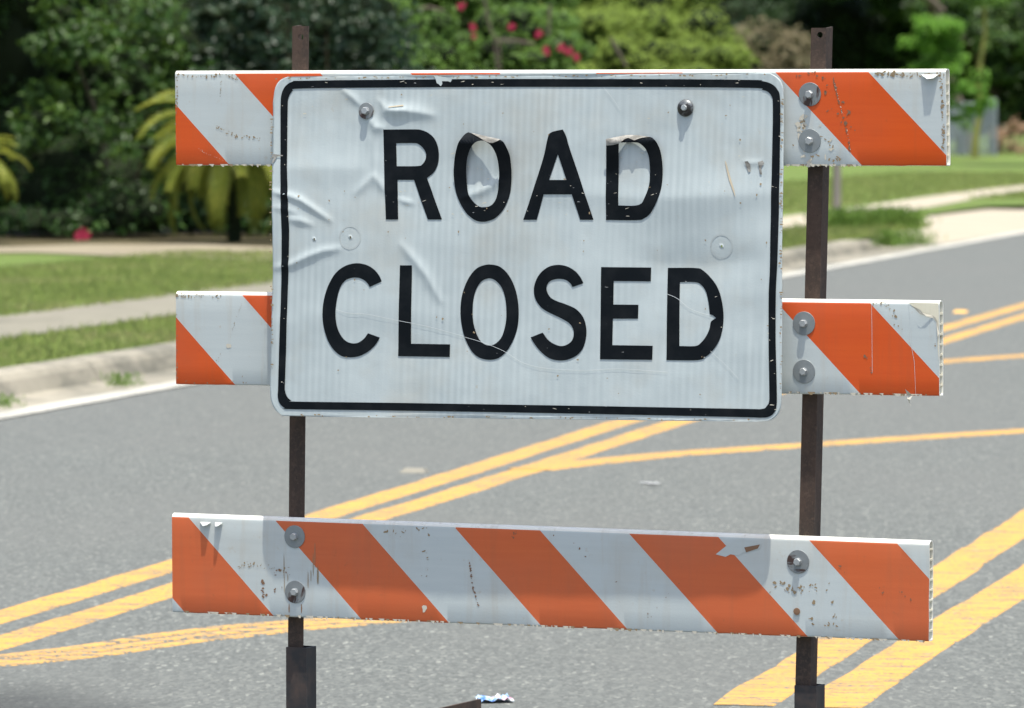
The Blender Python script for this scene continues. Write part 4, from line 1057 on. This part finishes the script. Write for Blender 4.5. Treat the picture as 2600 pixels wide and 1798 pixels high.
# left: dark garden edge beneath spreading trees
shrub('laurel_shrub', 'very dark shrub at the far left edge, behind the half seen cycad', 'shrub', -6.4, 61.6,
      [(-7.0, 61.6, 1.6, 1.1, 1.0, 1.6), (-5.8, 61.8, 2.2, 0.8, 0.8, 1.1), (-5.7, 61.4, 0.9, 0.9, 0.8, 0.9), (-5.4, 61.8, 2.9, 0.7, 0.8, 0.7)], 11000, 0.085, M_L_DARK, 21, group=G_HEDGE, gap=-0.1, core=0.8)
shrub('laurel_shrub', 'leafy shrub with bright overhanging sprays just left of the top striped board', 'shrub', -4.2, 60.6,
      sprays(15, -5.0, -3.2, 58.9, 60.2, 1.1, 2.9, 0.14, 0.34, 5) + sprays(8, -5.4, -3.2, 59.5, 60.4, 0.5, 1.3, 0.12, 0.25, 6) + [(-4.2, 61.2, 1.8, 0.8, 0.5, 1.0)], 6500, 0.105, M_L_MIDDARK, 22, group=G_HEDGE, gap=-0.05, core=0.3, up=0.8)
shrub('laurel_shrub', 'dark shrub in shade low beneath the overhanging sprays', 'shrub', -4.2, 62.4,
      [(-4.9, 62.4, 0.9, 0.9, 0.6, 0.95), (-3.9, 62.4, 1.0, 0.9, 0.6, 1.0), (-3.2, 62.6, 0.9, 0.8, 0.6, 0.9), (-4.4, 62.6, 2.2, 1.0, 0.5, 1.0)], 9000, 0.085, M_L_DARK, 26, group=G_HEDGE, gap=-0.3, core=0.85)
shrub('laurel_shrub', 'dark bluish green shrub behind the left steel post top', 'shrub', -2.4, 64.0,
      [(-3.2, 63.6, 2.2, 0.8, 0.8, 0.8), (-2.5, 63.4, 2.4, 0.8, 0.8, 0.8), (-1.8, 63.6, 2.3, 0.8, 0.8, 0.9), (-2.8, 63.6, 1.2, 1.2, 0.9, 1.1), (-1.7, 64.2, 1.2, 1.1, 0.9, 1.1), (-2.3, 64.4, 3.3, 1.3, 0.8, 0.6)] + sprays(26, -3.5, -1.5, 60.6, 61.8, 1.7, 2.9, 0.10, 0.26, 8), 24000, 0.078, M_L_BLUE, 23, group=G_HEDGE, gap=-0.1, core=0.6)
t = shrub('low_shrub', 'low dark shrub with one crimson bloom beside the sandy garden path', 'shrub', -4.6, 59.4,
      [(-5.2, 59.6, 0.26, 0.5, 0.4, 0.26), (-4.7, 59.2, 0.26, 0.35, 0.35, 0.24), (-4.1, 59.7, 0.40, 0.6, 0.4, 0.40), (-4.7, 60.6, 0.7, 1.0, 0.5, 0.6)], 3600, 0.072, M_L_DARK, 24, group=G_HEDGE, core=0.75)
LOWSHRUB = t
shrub('low_shrub', 'low sparse green shrub under the drooping cycad fronds by the sign', 'shrub', -2.5, 60.2,
      [(-3.2, 60.4, 0.34, 0.6, 0.4, 0.32), (-2.5, 60.1, 0.30, 0.6, 0.4, 0.28), (-1.9, 59.4, 0.26, 0.5, 0.4, 0.24)], 3000, 0.075, M_L_DARK, 25, group=G_HEDGE, core=0.75)
oak = plant('shade_tree', 'big dark tree whose low canopy shades the left garden edge', 'tree', -7.4, 66.5)
oc = [(-7.4, 60.0, 4.0, 1.5, 2.4, 1.0), (-6.0, 60.2, 3.7, 0.9, 2.0, 0.75), (-5.2, 61.6, 4.0, 0.8, 1.6, 0.6), (-7.0, 64.0, 5.4, 2.4, 2.4, 1.6), (-3.2, 63.6, 4.2, 1.0, 1.0, 0.6), (-1.9, 63.8, 4.3, 0.9, 1.0, 0.6), (-4.4, 63.4, 4.6, 0.9, 1.0, 0.6)]
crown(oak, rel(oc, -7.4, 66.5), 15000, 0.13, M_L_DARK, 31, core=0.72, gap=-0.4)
trunk(oak, (0, 0, -0.1), (0.4, -1.6, 4.6), 0.28, 0.14, 4, [((0.2, -0.8, 2.6), (0.8, -5.2, 3.8), 0.12, 0.04), ((0.3, -1.2, 3.2), (-0.6, -5.4, 4.2), 0.11, 0.04), ((0.3, -1.2, 3.4), (5.2, -3.4, 4.4), 0.10, 0.03)])

# middle: flowering hibiscus and a large yellow green bush, in full sun
HB = (-0.6, 72.4)
hib = shrub('hibiscus_bush', 'leafy hibiscus bush dotted with red flowers above the sign', 'bush', HB[0], HB[1],
      sprays(26, -2.0, 0.9, 71.5, 72.0, 1.7, 2.3, 0.2, 0.42, 31) + sprays(24, -2.0, 0.9, 72.4, 73.0, 2.2, 2.75, 0.2, 0.42, 32) + sprays(18, -2.0, 0.8, 73.6, 74.4, 2.7, 3.3, 0.22, 0.45, 33) + [(-1.2, 72.6, 1.1, 1.1, 0.8, 1.0), (0.2, 72.6, 1.1, 1.1, 0.8, 1.0), (-0.5, 73.8, 2.0, 1.5, 0.5, 0.9), (-0.5, 75.2, 2.8, 1.4, 0.5, 0.8)], 30000, 0.085, M_L_MID, 41, stems=7, core=0.58, up=0.75, gap=-0.2)
ST = [[(-0.3648, 3.029), (-0.3193, 2.6876), (-0.2623, 2.5055), (-0.1654, 2.3461), (-0.1483, 2.0044)], [(-0.2338, 2.4144), (-0.1825, 2.0044)], [(-0.1939, 2.3916), (0.0627, 2.3916), (0.2908, 2.3461)], [(-0.9353, 2.2322), (-0.8099, 1.9759)], [(1.2602, 2.4315), (1.4715, 2.0613)], [(0.4902, 2.8583), (0.4676, 2.4599)], [(-1.22, 2.7901), (-1.0774, 2.8242), (-0.8779, 2.7787)]]
for k, pl in enumerate(ST):
    bm = bmesh.new()
    tube(bm, [(x - HB[0], 71.45 - HB[1] + 0.02 * k, z - 0.10) for x, z in pl], [0.020 - 0.0025 * i for i in range(len(pl))], 7)
    bm_obj('branch', bm, M_BARK, hib, R(50))
def flower_mesh(seed, R0=0.05, n=3):
    rs = random.Random(seed)
    bm = bmesh.new()
    for q in range(n):
        o = Vector((rs.uniform(-1, 1), rs.uniform(-0.4, 0.2), rs.uniform(-0.8, 0.8))) * R0 * (0.8 if n > 1 else 0)
        for k in range(6):
            a = 2 * math.pi * k / 6 + rs.uniform(-.2, .2)
            d = Vector((math.cos(a), -0.35, math.sin(a))); s = Vector((-math.sin(a), 0, math.cos(a)))
            L = R0 * rs.uniform(0.75, 1.1)
            v = [bm.verts.new(o + p) for p in (Vector((0, 0, 0)), d * L * 0.55 + s * L * 0.34, d * L + s * L * 0.22 + Vector((0, 0.008, 0)), d * L - s * L * 0.22 + Vector((0, 0.012, 0)), d * L * 0.55 - s * L * 0.34)]
            bm.faces.new(v)
    me = bpy.data.meshes.new('flower'); bm.to_mesh(me); bm.free(); me.materials.append(M_PETAL)
    return me
FM = [flower_mesh(s) for s in (1, 2, 3)] + [flower_mesh(4, 0.07, 4)]
FL = [(-0.6358, 2.8244), (-0.4996, 2.5694), (-0.0114, 2.558), (0.335, 2.4787), (0.4429, 2.2462), (0.636, 2.3086), (0.7382, 2.2519), (0.8178, 2.1952), (-0.4883, 2.4333), (-1.7149, 2.3653), (-1.84, 2.1611)]
for k, (x, z) in enumerate(FL):
    o = fit('flower', FM[k % 3], hib, x - HB[0], z - 0.10, 71.2 - HB[1], k)
    o.scale = [0.55 if k in (8, 9, 10) else 0.82] * 3
(fx, fz), = [(-4.4519, 0.1709)]
o = fit('flower', FM[3], LOWSHRUB, fx - -4.5, fz - 0.10, 58.3 - 58.9, 0.4)
o.scale = (0.85, 0.85, 0.85)
bush = shrub('yellow_green_bush', 'broad yellow green bush behind the upper right of the sign', 'bush', 1.8, 77.2,
      sprays(34, -0.1, 2.95, 75.2, 76.0, 1.7, 2.3, 0.2, 0.42, 21) + sprays(36, 0.0, 2.85, 76.4, 77.2, 2.25, 2.75, 0.2, 0.42, 22) + sprays(30, -0.1, 2.75, 77.8, 78.8, 2.75, 3.4, 0.22, 0.45, 23) + [(0.9, 77.0, 1.1, 1.2, 0.9, 1.1), (2.2, 77.0, 1.1, 1.1, 0.9, 1.1), (1.4, 78.0, 1.9, 1.4, 0.5, 0.9), (1.4, 79.8, 2.7, 1.3, 0.5, 0.9)], 56000, 0.072, M_L_YEL, 42, stems=7, core=0.60, up=0.9, gap=-0.25)

# right, far across the lawn: shaded trees, a red tinged shrub, a lime green young tree
rb = shrub('red_tipped_shrub', 'slender shrub with pinkish new leaves just left of the right steel post', 'shrub', 7.4, 150.5,
      [(7.2, 150.5, 2.2, 0.9, 0.8, 0.9), (7.5, 150.4, 3.0, 0.75, 0.7, 0.75), (6.7, 150.6, 3.2, 0.8, 0.8, 0.9), (7.5, 150.5, 1.0, 1.0, 0.9, 1.0), (8.0, 150.4, 2.2, 0.6, 0.6, 0.5)], 8000, 0.14, M_L_RED, 51, core=0.45, up=0.9, gap=-0.1)
lime = shrub('young_tree', 'bright lime green young tree above the right end of the top board', 'tree', 11.5, 150.0,
      sprays(26, 10.7, 12.2, 149.4, 150.8, 1.9, 4.0, 0.16, 0.36, 3) + sprays(16, 10.8, 12.8, 149.4, 150.8, 1.0, 2.7, 0.16, 0.34, 4) + [(11.6, 150.3, 2.4, 0.5, 0.5, 1.2)], 5600, 0.16, M_L_LIME, 52, stems=4, core=0.3, up=0.9, gap=0.0)
G_FAR = 'dark trees at the far side of the lawn'
def far_tree(label, x, y, cl, n, seed, mat=M_L_FAR, size=0.20, core=0.7):
    t = plant('shade_tree', label, 'tree', x, y, G_FAR)
    c = rel(cl, x, y)
    crown(t, c, n, size, mat, seed, core=core)
    trunk(t, (0, 0, -0.1), (0.2, 0, max(q[2] for q in c)), 0.20, 0.09, seed, [((0.05, 0, 1.6), (c[0][0], c[0][1], c[0][2]), 0.09, 0.04), ((0.1, 0, 2.0), (c[-1][0], c[-1][1], c[-1][2]), 0.08, 0.03)])
    return t
far_tree('dark tree in deep shade directly behind the right steel post top', 9.6, 176, [(8.6, 176, 3.2, 2.0, 1.6, 1.8), (10.6, 176.5, 3.6, 2.2, 1.6, 2.2), (9.4, 176, 1.4, 2.4, 1.5, 1.3), (11.6, 176, 1.4, 1.6, 1.4, 1.2)], 9000, 61)
far_tree('dark grey green tree in the upper right corner, above the wire pen', 15.4, 177, sprays(22, 11.8, 18.0, 172.5, 175.5, 2.6, 5.2, 0.45, 1.0, 13) + [(13.4, 177, 3.8, 1.8, 1.2, 1.6), (15.4, 177, 3.8, 1.9, 1.2, 1.7), (17.2, 177, 3.4, 1.8, 1.2, 1.9), (16.8, 176.8, 1.6, 1.8, 1.2, 0.9), (14.0, 177.4, 2.2, 1.8, 1.2, 1.2)], 24000, 62, M_L_MIDDARK, 0.22)
far_tree('tall dark tree filling the gap behind the yellow green bush', 4.6, 182, [(3.0, 182, 4.0, 2.6, 1.8, 2.6), (6.2, 182, 4.0, 2.4, 1.8, 2.6), (4.6, 182, 1.6, 3.6, 1.6, 1.5)], 8000, 63)
far_tree('tall dark tree beyond the hibiscus bush', -3.0, 182, [(-5.0, 182, 4.0, 3.0, 1.8, 3.0), (-1.0, 182, 4.0, 3.0, 1.8, 3.0), (-3.0, 182, 1.6, 4.4, 1.6, 1.5)], 6000, 64)
far_tree('tall dark tree beyond the left garden shrubs', -13.0, 182, [(-15.5, 182, 4.0, 3.4, 1.8, 3.6), (-10.0, 182, 4.0, 3.4, 1.8, 3.6), (-13.0, 182, 1.6, 5.0, 1.6, 1.5)], 5000, 65)
far_tree('tall backdrop tree at the right frame edge', 20.5, 184, [(19.0, 184, 4.4, 3.0, 1.8, 3.0), (22.5, 184, 4.2, 3.0, 1.8, 3.2), (20.5, 184, 1.6, 4.0, 1.6, 1.5)], 6000, 66)
far_tree('very tall dark tree towering behind the right steel post', 10.5, 190, [(6.0, 190, 5.6, 3.4, 2, 3.4), (11.0, 190, 6.0, 3.6, 2, 3.6), (16.0, 190, 6.0, 3.4, 2, 3.4), (8.0, 190, 2.2, 3.6, 1.8, 2.2), (14.0, 190, 2.2, 3.6, 1.8, 2.2)], 14000, 69, core=0.85)
canopy = plant('shade_tree', 'spreading tree whose high canopy shades the far lawn', 'tree', 20.0, 140.0, G_FAR)
cc = [(12.6, 137, 5.9, 1.9, 3.4, 0.9), (15.8, 138, 6.4, 2.4, 3.6, 1.2), (19.0, 139, 7.0, 2.6, 3.6, 1.4), (9.4, 143.0, 6.0, 2.6, 2.0, 0.8)]
crown(canopy, rel(cc, 20.0, 140.0), 9000, 0.22, M_L_FAR, 67, core=0.55)
trunk(canopy, (0, 0, -0.1), (-0.8, -0.6, 6.6), 0.3, 0.15, 9, [((-0.3, -0.3, 3.4), (-4.2, -2, 6.0), 0.13, 0.06), ((-0.5, -0.4, 4.2), (-7.2, -2.6, 5.6), 0.12, 0.04), ((-0.5, -0.4, 4.4), (-10.4, 2.8, 5.7), 0.12, 0.04)])
canopy2 = plant('shade_tree', 'high canopied tree over the deep shade at the back of the lawn', 'tree', 14.0, 171.0, G_FAR)
cc = [(9.0, 168, 6.3, 2.8, 8.0, 1.5), (10.4, 170, 6.6, 2.2, 8.0, 1.5), (6.8, 170, 6.3, 2.4, 7.0, 1.4)]
crown(canopy2, rel(cc, 14.0, 171.0), 9000, 0.25, M_L_FAR, 68, core=0.9, gap=-0.6)
trunk(canopy2, (0, 0, -0.1), (-1.6, -0.6, 7.0), 0.26, 0.14, 12, [((-0.8, -0.3, 4.4), (-5.0, -3, 6.6), 0.13, 0.05), ((-0.9, -0.4, 4.8), (-7.2, 1.0, 6.6), 0.12, 0.04)])
sl = plant('slender_tree', 'slim leaning tree with yellow green trunk in front of the wire pen', 'tree', 13.14, 158)
trunk(sl, (0, 0, -0.1), (0.30, 0, 4.3), 0.105, 0.06, 14, (), NB('mossy_yellow_bark', 0.8).color((0.20, 0.20, 0.045)).m)
crown(sl, [(0.3, 0.4, 5.0, 1.1, 1.0, 0.7), (-0.4, 0.4, 5.3, 0.8, 0.8, 0.6)], 2200, 0.16, M_L_MID, 71, core=0)

# cycads: separate arching fronds
def frond_mesh(L, droop, seed, mat, nl=38, leaf=0.15, vee=0.35):
    rs = random.Random(seed)
    bm = bmesh.new()
    pts = []
    ang = R(38) ; p = Vector((0, 0, 0))
    n = 14
    for k in range(n + 1):
        pts.append(p.copy())
        p = p + Vector((math.cos(ang), 0, math.sin(ang))) * (L / n)
        ang -= droop / n * (0.4 + 1.2 * k / n)
    tube(bm, pts, [0.011 - 0.008 * k / n for k in range(n + 1)], 5)
    for k in range(nl):
        t = 0.10 + 0.89 * k / (nl - 1); q = t * n; i = min(n - 1, int(q))
        c = pts[i].lerp(pts[i + 1], q - i); d = (pts[i + 1] - pts[i]).normalized()
        upv = Vector((0, 1, 0)).cross(d) * -1
        if upv.z < 0: upv = -upv
        ll = leaf * (0.45 + 0.75 * math.sin(math.pi * min(1, 0.12 + 0.84 * t))) * rs.uniform(0.9, 1.1)
        for s in (-1, 1):
            dirv = (d * 0.62 + Vector((0, s, 0)) * 0.75 + upv * vee).normalized()
            tip = c + dirv * ll + Vector((0, 0, -0.16 * ll))
            mid = c + dirv * ll * 0.5
            wv = d * 0.0085
            v = [bm.verts.new(x) for x in (c - wv, mid - wv, tip, mid + wv, c + wv)]
            bm.faces.new(v)
    me = bpy.data.meshes.new('frond'); bm.to_mesh(me); bm.free(); me.materials.append(mat)
    return me
FRONDS = [frond_mesh(1.02, R(95), 1, M_FROND), frond_mesh(0.95, R(115), 2, M_FROND), frond_mesh(0.85, R(75), 3, M_FROND)]
DEAD = [frond_mesh(0.85, R(105), 5, M_FROND_DEAD, vee=-0.1), frond_mesh(0.75, R(95), 6, M_FROND_DEAD, vee=-0.15)]
def cycad(label, x, y, zc, seed, n=30, scale=1.0, dead=0):
    rs = random.Random(seed)
    t = plant('cycad', label, 'cycad', x, y, 'cycads at the edge of the garden')
    bm = bmesh.new()
    h = zc - 0.10
    tube(bm, [(0, 0, -0.1), (0.02, 0, h * 0.5), (0, 0, h)], [0.075, 0.07, 0.07], 10)
    for k in range(60):                              # old leaf bases on the trunk
        a = k * 2.4; z = h * (k / 60); r0 = 0.07
        c = Vector((r0 * math.cos(a), r0 * math.sin(a), z))
        v = [bm.verts.new(c + Vector(p)) for p in ((-.02 * math.sin(a), .02 * math.cos(a), -.03), (.02 * math.sin(a), -.02 * math.cos(a), -.03), (0.05 * math.cos(a), 0.05 * math.sin(a), 0.03))]
        bm.faces.new(v)
    bm_obj('trunk', bm, M_TWIG, t)
    for k in range(n + dead):
        d = k >= n
        o = bpy.data.objects.new('frond', (DEAD if d else FRONDS)[k % (2 if d else 3)])
        COL.objects.link(o); o.parent = t
        o.location = (0, 0, h - (0.06 if d else 0))
        tier = (k % n) / n
        el = -R(48) + tier * R(98) if not d else -R(62) - R(14) * rs.random()
        o.rotation_euler = (rs.uniform(-.25, .25), -el + R(30), k * 2.39996 + rs.uniform(-.15, .15))
        s = scale * rs.uniform(0.85, 1.1); o.scale = (s, s, s)
        if d: o['label'] = 'dry brown frond'
    return t
cycad('cycad with yellowish drooping fronds behind the left end of the boards', -2.90, 57.9, 1.20, 3, 56, 1.18)
cycad('cycad half out of the left frame edge with brown dead fronds hanging', -5.66, 57.6, 0.98, 8, 32, 0.78, 22)

# ------------------------------------------------------------------ grass blades along the near and far verges
def grass(name, spans, seed, hgt):
    rs = np.random.RandomState(seed)
    Ps, Hs = [], []
    for y0, y1, off0, off1, n, zb, hs in spans:
        Y = y0 + (y1 - y0) * rs.rand(n)
        off = off0 + (off1 - off0) * rs.rand(n)
        X = 0.215 * Y - 8.389 + off
        keep = np.abs(X) < 0.098 * Y
        Ps.append(np.stack([X, Y, np.full(n, zb)], 1)[keep]); Hs.append(np.full(keep.sum(), hs))
    P = np.concatenate(Ps); H = np.concatenate(Hs) * hgt * rs.uniform(0.5, 1.4, len(P)); n = len(P)
    lean = rs.normal(0, 0.9, (n, 2))
    D = np.stack([lean[:, 0], lean[:, 1], np.ones(n)], 1); D /= np.linalg.norm(D, axis=1, keepdims=True)
    Nn = rs.normal(size=(n, 3)); Nn -= D * np.sum(Nn * D, 1, keepdims=True); Nn /= np.linalg.norm(Nn, axis=1, keepdims=True)
    o = leaf_mesh(name, P, Nn, D, H, H * 0.16, M_BLADE, None)
    return tag(o, 'short mown green grass beside the sidewalk and kerb', 'grass', kind='stuff')
grass('grass', [(24, 62, -1.92, -0.76, 34000, 0.112, 1.0), (30, 54, -6.5, -3.0, 60000, 0.117, 0.9), (56, 66, -2.1, -0.8, 12000, 0.112, 1.5), (85, 120, -3.0, -0.9, 9000, 0.12, 1.6), (70, 120, -9.0, -3.9, 22000, 0.117, 1.6), (40, 58, -0.80, -0.70, 3000, 0.125, 1.2)], 5, 0.055)

def weed(label, pts, n, hgt, seed, cat='weeds'):
    rs = np.random.RandomState(seed)
    t = plant('weed_clump', label, cat, pts[0][0], pts[0][1])
    ps = np.array(pts)[rs.randint(0, len(pts), n)]
    P = np.stack([ps[:, 0] - pts[0][0] + rs.normal(0, 1, n) * ps[:, 2], ps[:, 1] - pts[0][1] + rs.normal(0, 1, n) * ps[:, 2], rs.rand(n) ** 1.5 * hgt * 0.7 + ps[:, 3] - 0.10], 1)
    D = rand_unit(rs, n) * 0.7 + np.array([0, 0, 0.9]); D /= np.linalg.norm(D, axis=1, keepdims=True)
    Nn = np.cross(D, rand_unit(rs, n)); Nn /= np.linalg.norm(Nn, axis=1, keepdims=True)
    L = hgt * rs.uniform(0.25, 0.55, n)
    o = leaf_mesh('blades', P, Nn, D, L, L * 0.18, M_WEED, t); o['kind'] = 'stuff'
    return t
weed('tall bushy weeds at the corner of the verge beside the pale driveway', [(4.02, 64.2, 0.16, 0.11), (4.35, 64.8, 0.18, 0.11), (3.75, 63.9, 0.14, 0.11), (4.5, 64.3, 0.12, 0.10)], 2400, 0.28, 1)
weed('weeds sprouting at the broken end of the far kerb', [(3.95, 58.75, 0.06, 0.06), (4.1, 59.4, 0.10, 0.03), (4.35, 60.2, 0.12, 0.03)], 700, 0.20, 2)
weed('small weed tuft growing in the gutter left of the boards', [(-2.10, 29.9, 0.05, 0.02)], 200, 0.09, 3)
weed('tiny weed tuft in the gutter at the left frame edge', [(-2.55, 27.75, 0.05, 0.02)], 140, 0.08, 4)

# ------------------------------------------------------------------ things beyond and on the road
wp = empty('wooden_post', (4.36, 74.6, 0.10), (0, 0, 0.2), 'short grey weathered wooden post standing by the sidewalk beyond the right steel post', 'post')
bm = bmesh.new(); box(bm, -0.048, 0.048, -0.048, 0.048, -0.1, 1.42)
bmesh.ops.bevel(bm, geom=bm.edges[:], offset=0.006, segments=1, affect='EDGES')
qg = NB('grey_weathered_wood', 0.9, 0.2); qg.color(qg.mix(qg.noise(5, 5, 0.6, qg.coord((6, 6, 0.8))), (0.15, 0.14, 0.125), (0.27, 0.255, 0.23))); M_GREYWOOD = qg.m
bm_obj('shaft', bm, M_GREYWOOD, wp)
bm = bmesh.new()
box(bm, -0.055, 0.055, -0.055, 0.055, 1.421, 1.446)
bm_obj('cap', bm, M_GREYWOOD, wp)

M_GALV = NB('dull_galvanised_wire', 0.55, 0.4, 0.3).color((0.34, 0.38, 0.42)).m
pen = empty('wire_pen', (12.8, 165.0, 0.12), (0, 0, 0), 'sagging grey wire mesh pen on the far lawn, right of the boards', 'wire fence')
bm = bmesh.new()
def sag(u): return 1.66 - 0.13 * math.sin(math.pi * u) + 0.03 * u
tube(bm, [(1.55 * u, 0, sag(u)) for u in [k / 10 for k in range(11)]], 0.030, 8)
bm_obj('top_rail', bm, M_GALV, pen)
for u in (0.0, 0.36, 0.60, 1.0):
    bm = bmesh.new(); tube(bm, [(1.55 * u, 0.03, -0.1), (1.55 * u, 0.03, sag(u))], 0.045, 8); bm_obj('fence_post', bm, M_GALV, pen)
bm = bmesh.new()
for k in range(46):
    for s in (-1, 1):
        x0 = 1.55 * k / 45
        a = Vector((x0, -0.02 * s, 0.02)); z1 = 1.5; b = Vector((x0 + s * 0.9, -0.02 * s, z1))
        if b.x < 0: tt = (0 - a.x) / (b.x - a.x); b = a.lerp(b, tt)
        if b.x > 1.55: tt = (1.55 - a.x) / (b.x - a.x); b = a.lerp(b, tt)
        if (b - a).length > 0.05: tube(bm, [a, b], 0.007, 4, False)
    for s in (-1, 1):
        z0 = 1.5 * k / 45
        xe = 0 if s > 0 else 1.55
        a = Vector((xe, -0.02 * s, z0)); b = Vector((xe + s * 0.9, -0.02 * s, z0 + 1.5)); tt = min(1, (1.52 - z0) / 1.5)
        b = a.lerp(b, max(0.05, tt)); tube(bm, [a, b], 0.007, 4, False)
mm = bm_obj('wire_mesh', bm, M_GALV, pen); mm['kind'] = 'stuff'
pile = empty('brush_pile', (15.6, 167.5, 0.12), (0, 0, 0), 'heap of brown cut sticks and dead branches right of the wire pen', 'brush pile')
M_STICK = NB('dry_brown_stick', 0.9, 0.2)
M_STICK.color(M_STICK.mix(M_STICK.noise(3, 4), (0.21, 0.12, 0.075), (0.38, 0.26, 0.17))); M_STICK = M_STICK.m
rp = random.Random(9)
for k in range(90):
    bm = bmesh.new()
    x = rp.uniform(-1.0, 1.6); hmax = 1.15 * max(0.15, 1 - abs(x + 0.45) / 2.2)
    z = rp.uniform(0.02, hmax); a = rp.uniform(-0.9, 0.9); L = rp.uniform(0.3, 0.75)
    d = Vector((math.cos(a), rp.uniform(-.4, .4), math.sin(a) * 0.8)) * L / 2; c = Vector((x, rp.uniform(-.35, .35), z))
    if (c - d).z < 0: c.z += -(c - d).z
    if (c + d).z < 0: c.z += -(c + d).z
    tube(bm, [c - d, c + Vector((0, 0, rp.uniform(-.04, .04))), c + d], [rp.uniform(0.02, 0.05), 0.03, 0.015], 6)
    bm_obj('stick', bm, M_STICK, pile, R(50))

# litter and raised road markers
def crumple(name, x, y, lx, ly, hz, mat, label, cat, seed, rot):
    bm = bmesh.new()
    n, m = 10, 7
    g = [[bm.verts.new(((i / n - .5) * lx * (1 + .2 * mnoise.noise(Vector((i, j, seed)))), (j / m - .5) * ly, 0.003 + hz * abs(mnoise.noise(Vector((i * .7, j * .8, seed)))) * 2)) for j in range(m + 1)] for i in range(n + 1)]
    for i in range(n):
        for j in range(m): bm.faces.new((g[i][j], g[i + 1][j], g[i + 1][j + 1], g[i][j + 1]))
    o = bm_obj(name, bm, mat)
    o.location = (x, y, 0.002); o.rotation_euler = (0, 0, rot)
    return tag(o, label, cat)
q = NB('shiny_foil', 0.25, 0.6, 0.3)
q.color(q.ramp(q.noise(38, 2), [(0.35, (0.08, 0.22, 0.62)), (0.48, (0.55, 0.72, 0.85)), (0.56, (0.85, 0.85, 0.85)), (0.68, (0.70, 0.22, 0.38))]))
crumple('foil_wrapper', -0.045, 14.2, 0.085, 0.09, 0.012, q.m, 'crumpled blue and silver wrapper lying on the asphalt behind the skid', 'litter', 3, 0.2)
crumple('paper_scrap', 0.560, 22.45, 0.050, 0.11, 0.004, NB('white_paper', 0.7).color((0.30, 0.31, 0.305)).m, 'small white paper scrap on the asphalt above the lowest board', 'litter', 8, 0.5)
def marker(x, y, col, label):
    bm = bmesh.new()
    b = [(-.055, -.05), (.055, -.05), (.055, .05), (-.055, .05)]
    lo = [bm.verts.new((px, py, 0)) for px, py in b]; hi = [bm.verts.new((px * .72, py * .55, 0.018)) for px, py in b]
    for k in range(4): bm.faces.new((lo[k], lo[(k + 1) % 4], hi[(k + 1) % 4], hi[k]))
    bm.faces.new(hi)
    o = bm_obj('road_marker', bm, NB('marker_plastic', 0.5).color(col).m)
    o.location = (x, y, 0.001); o.rotation_euler = (0, 0, -0.21)
    return tag(o, label, 'road marker')
marker(3.344, 41.38, (0.70, 0.38, 0.05), 'yellow raised road marker beside the double line, far right')
marker(-0.406, 23.19, (0.185, 0.175, 0.135), 'pale worn road marker left of the double yellow line, below the sign')
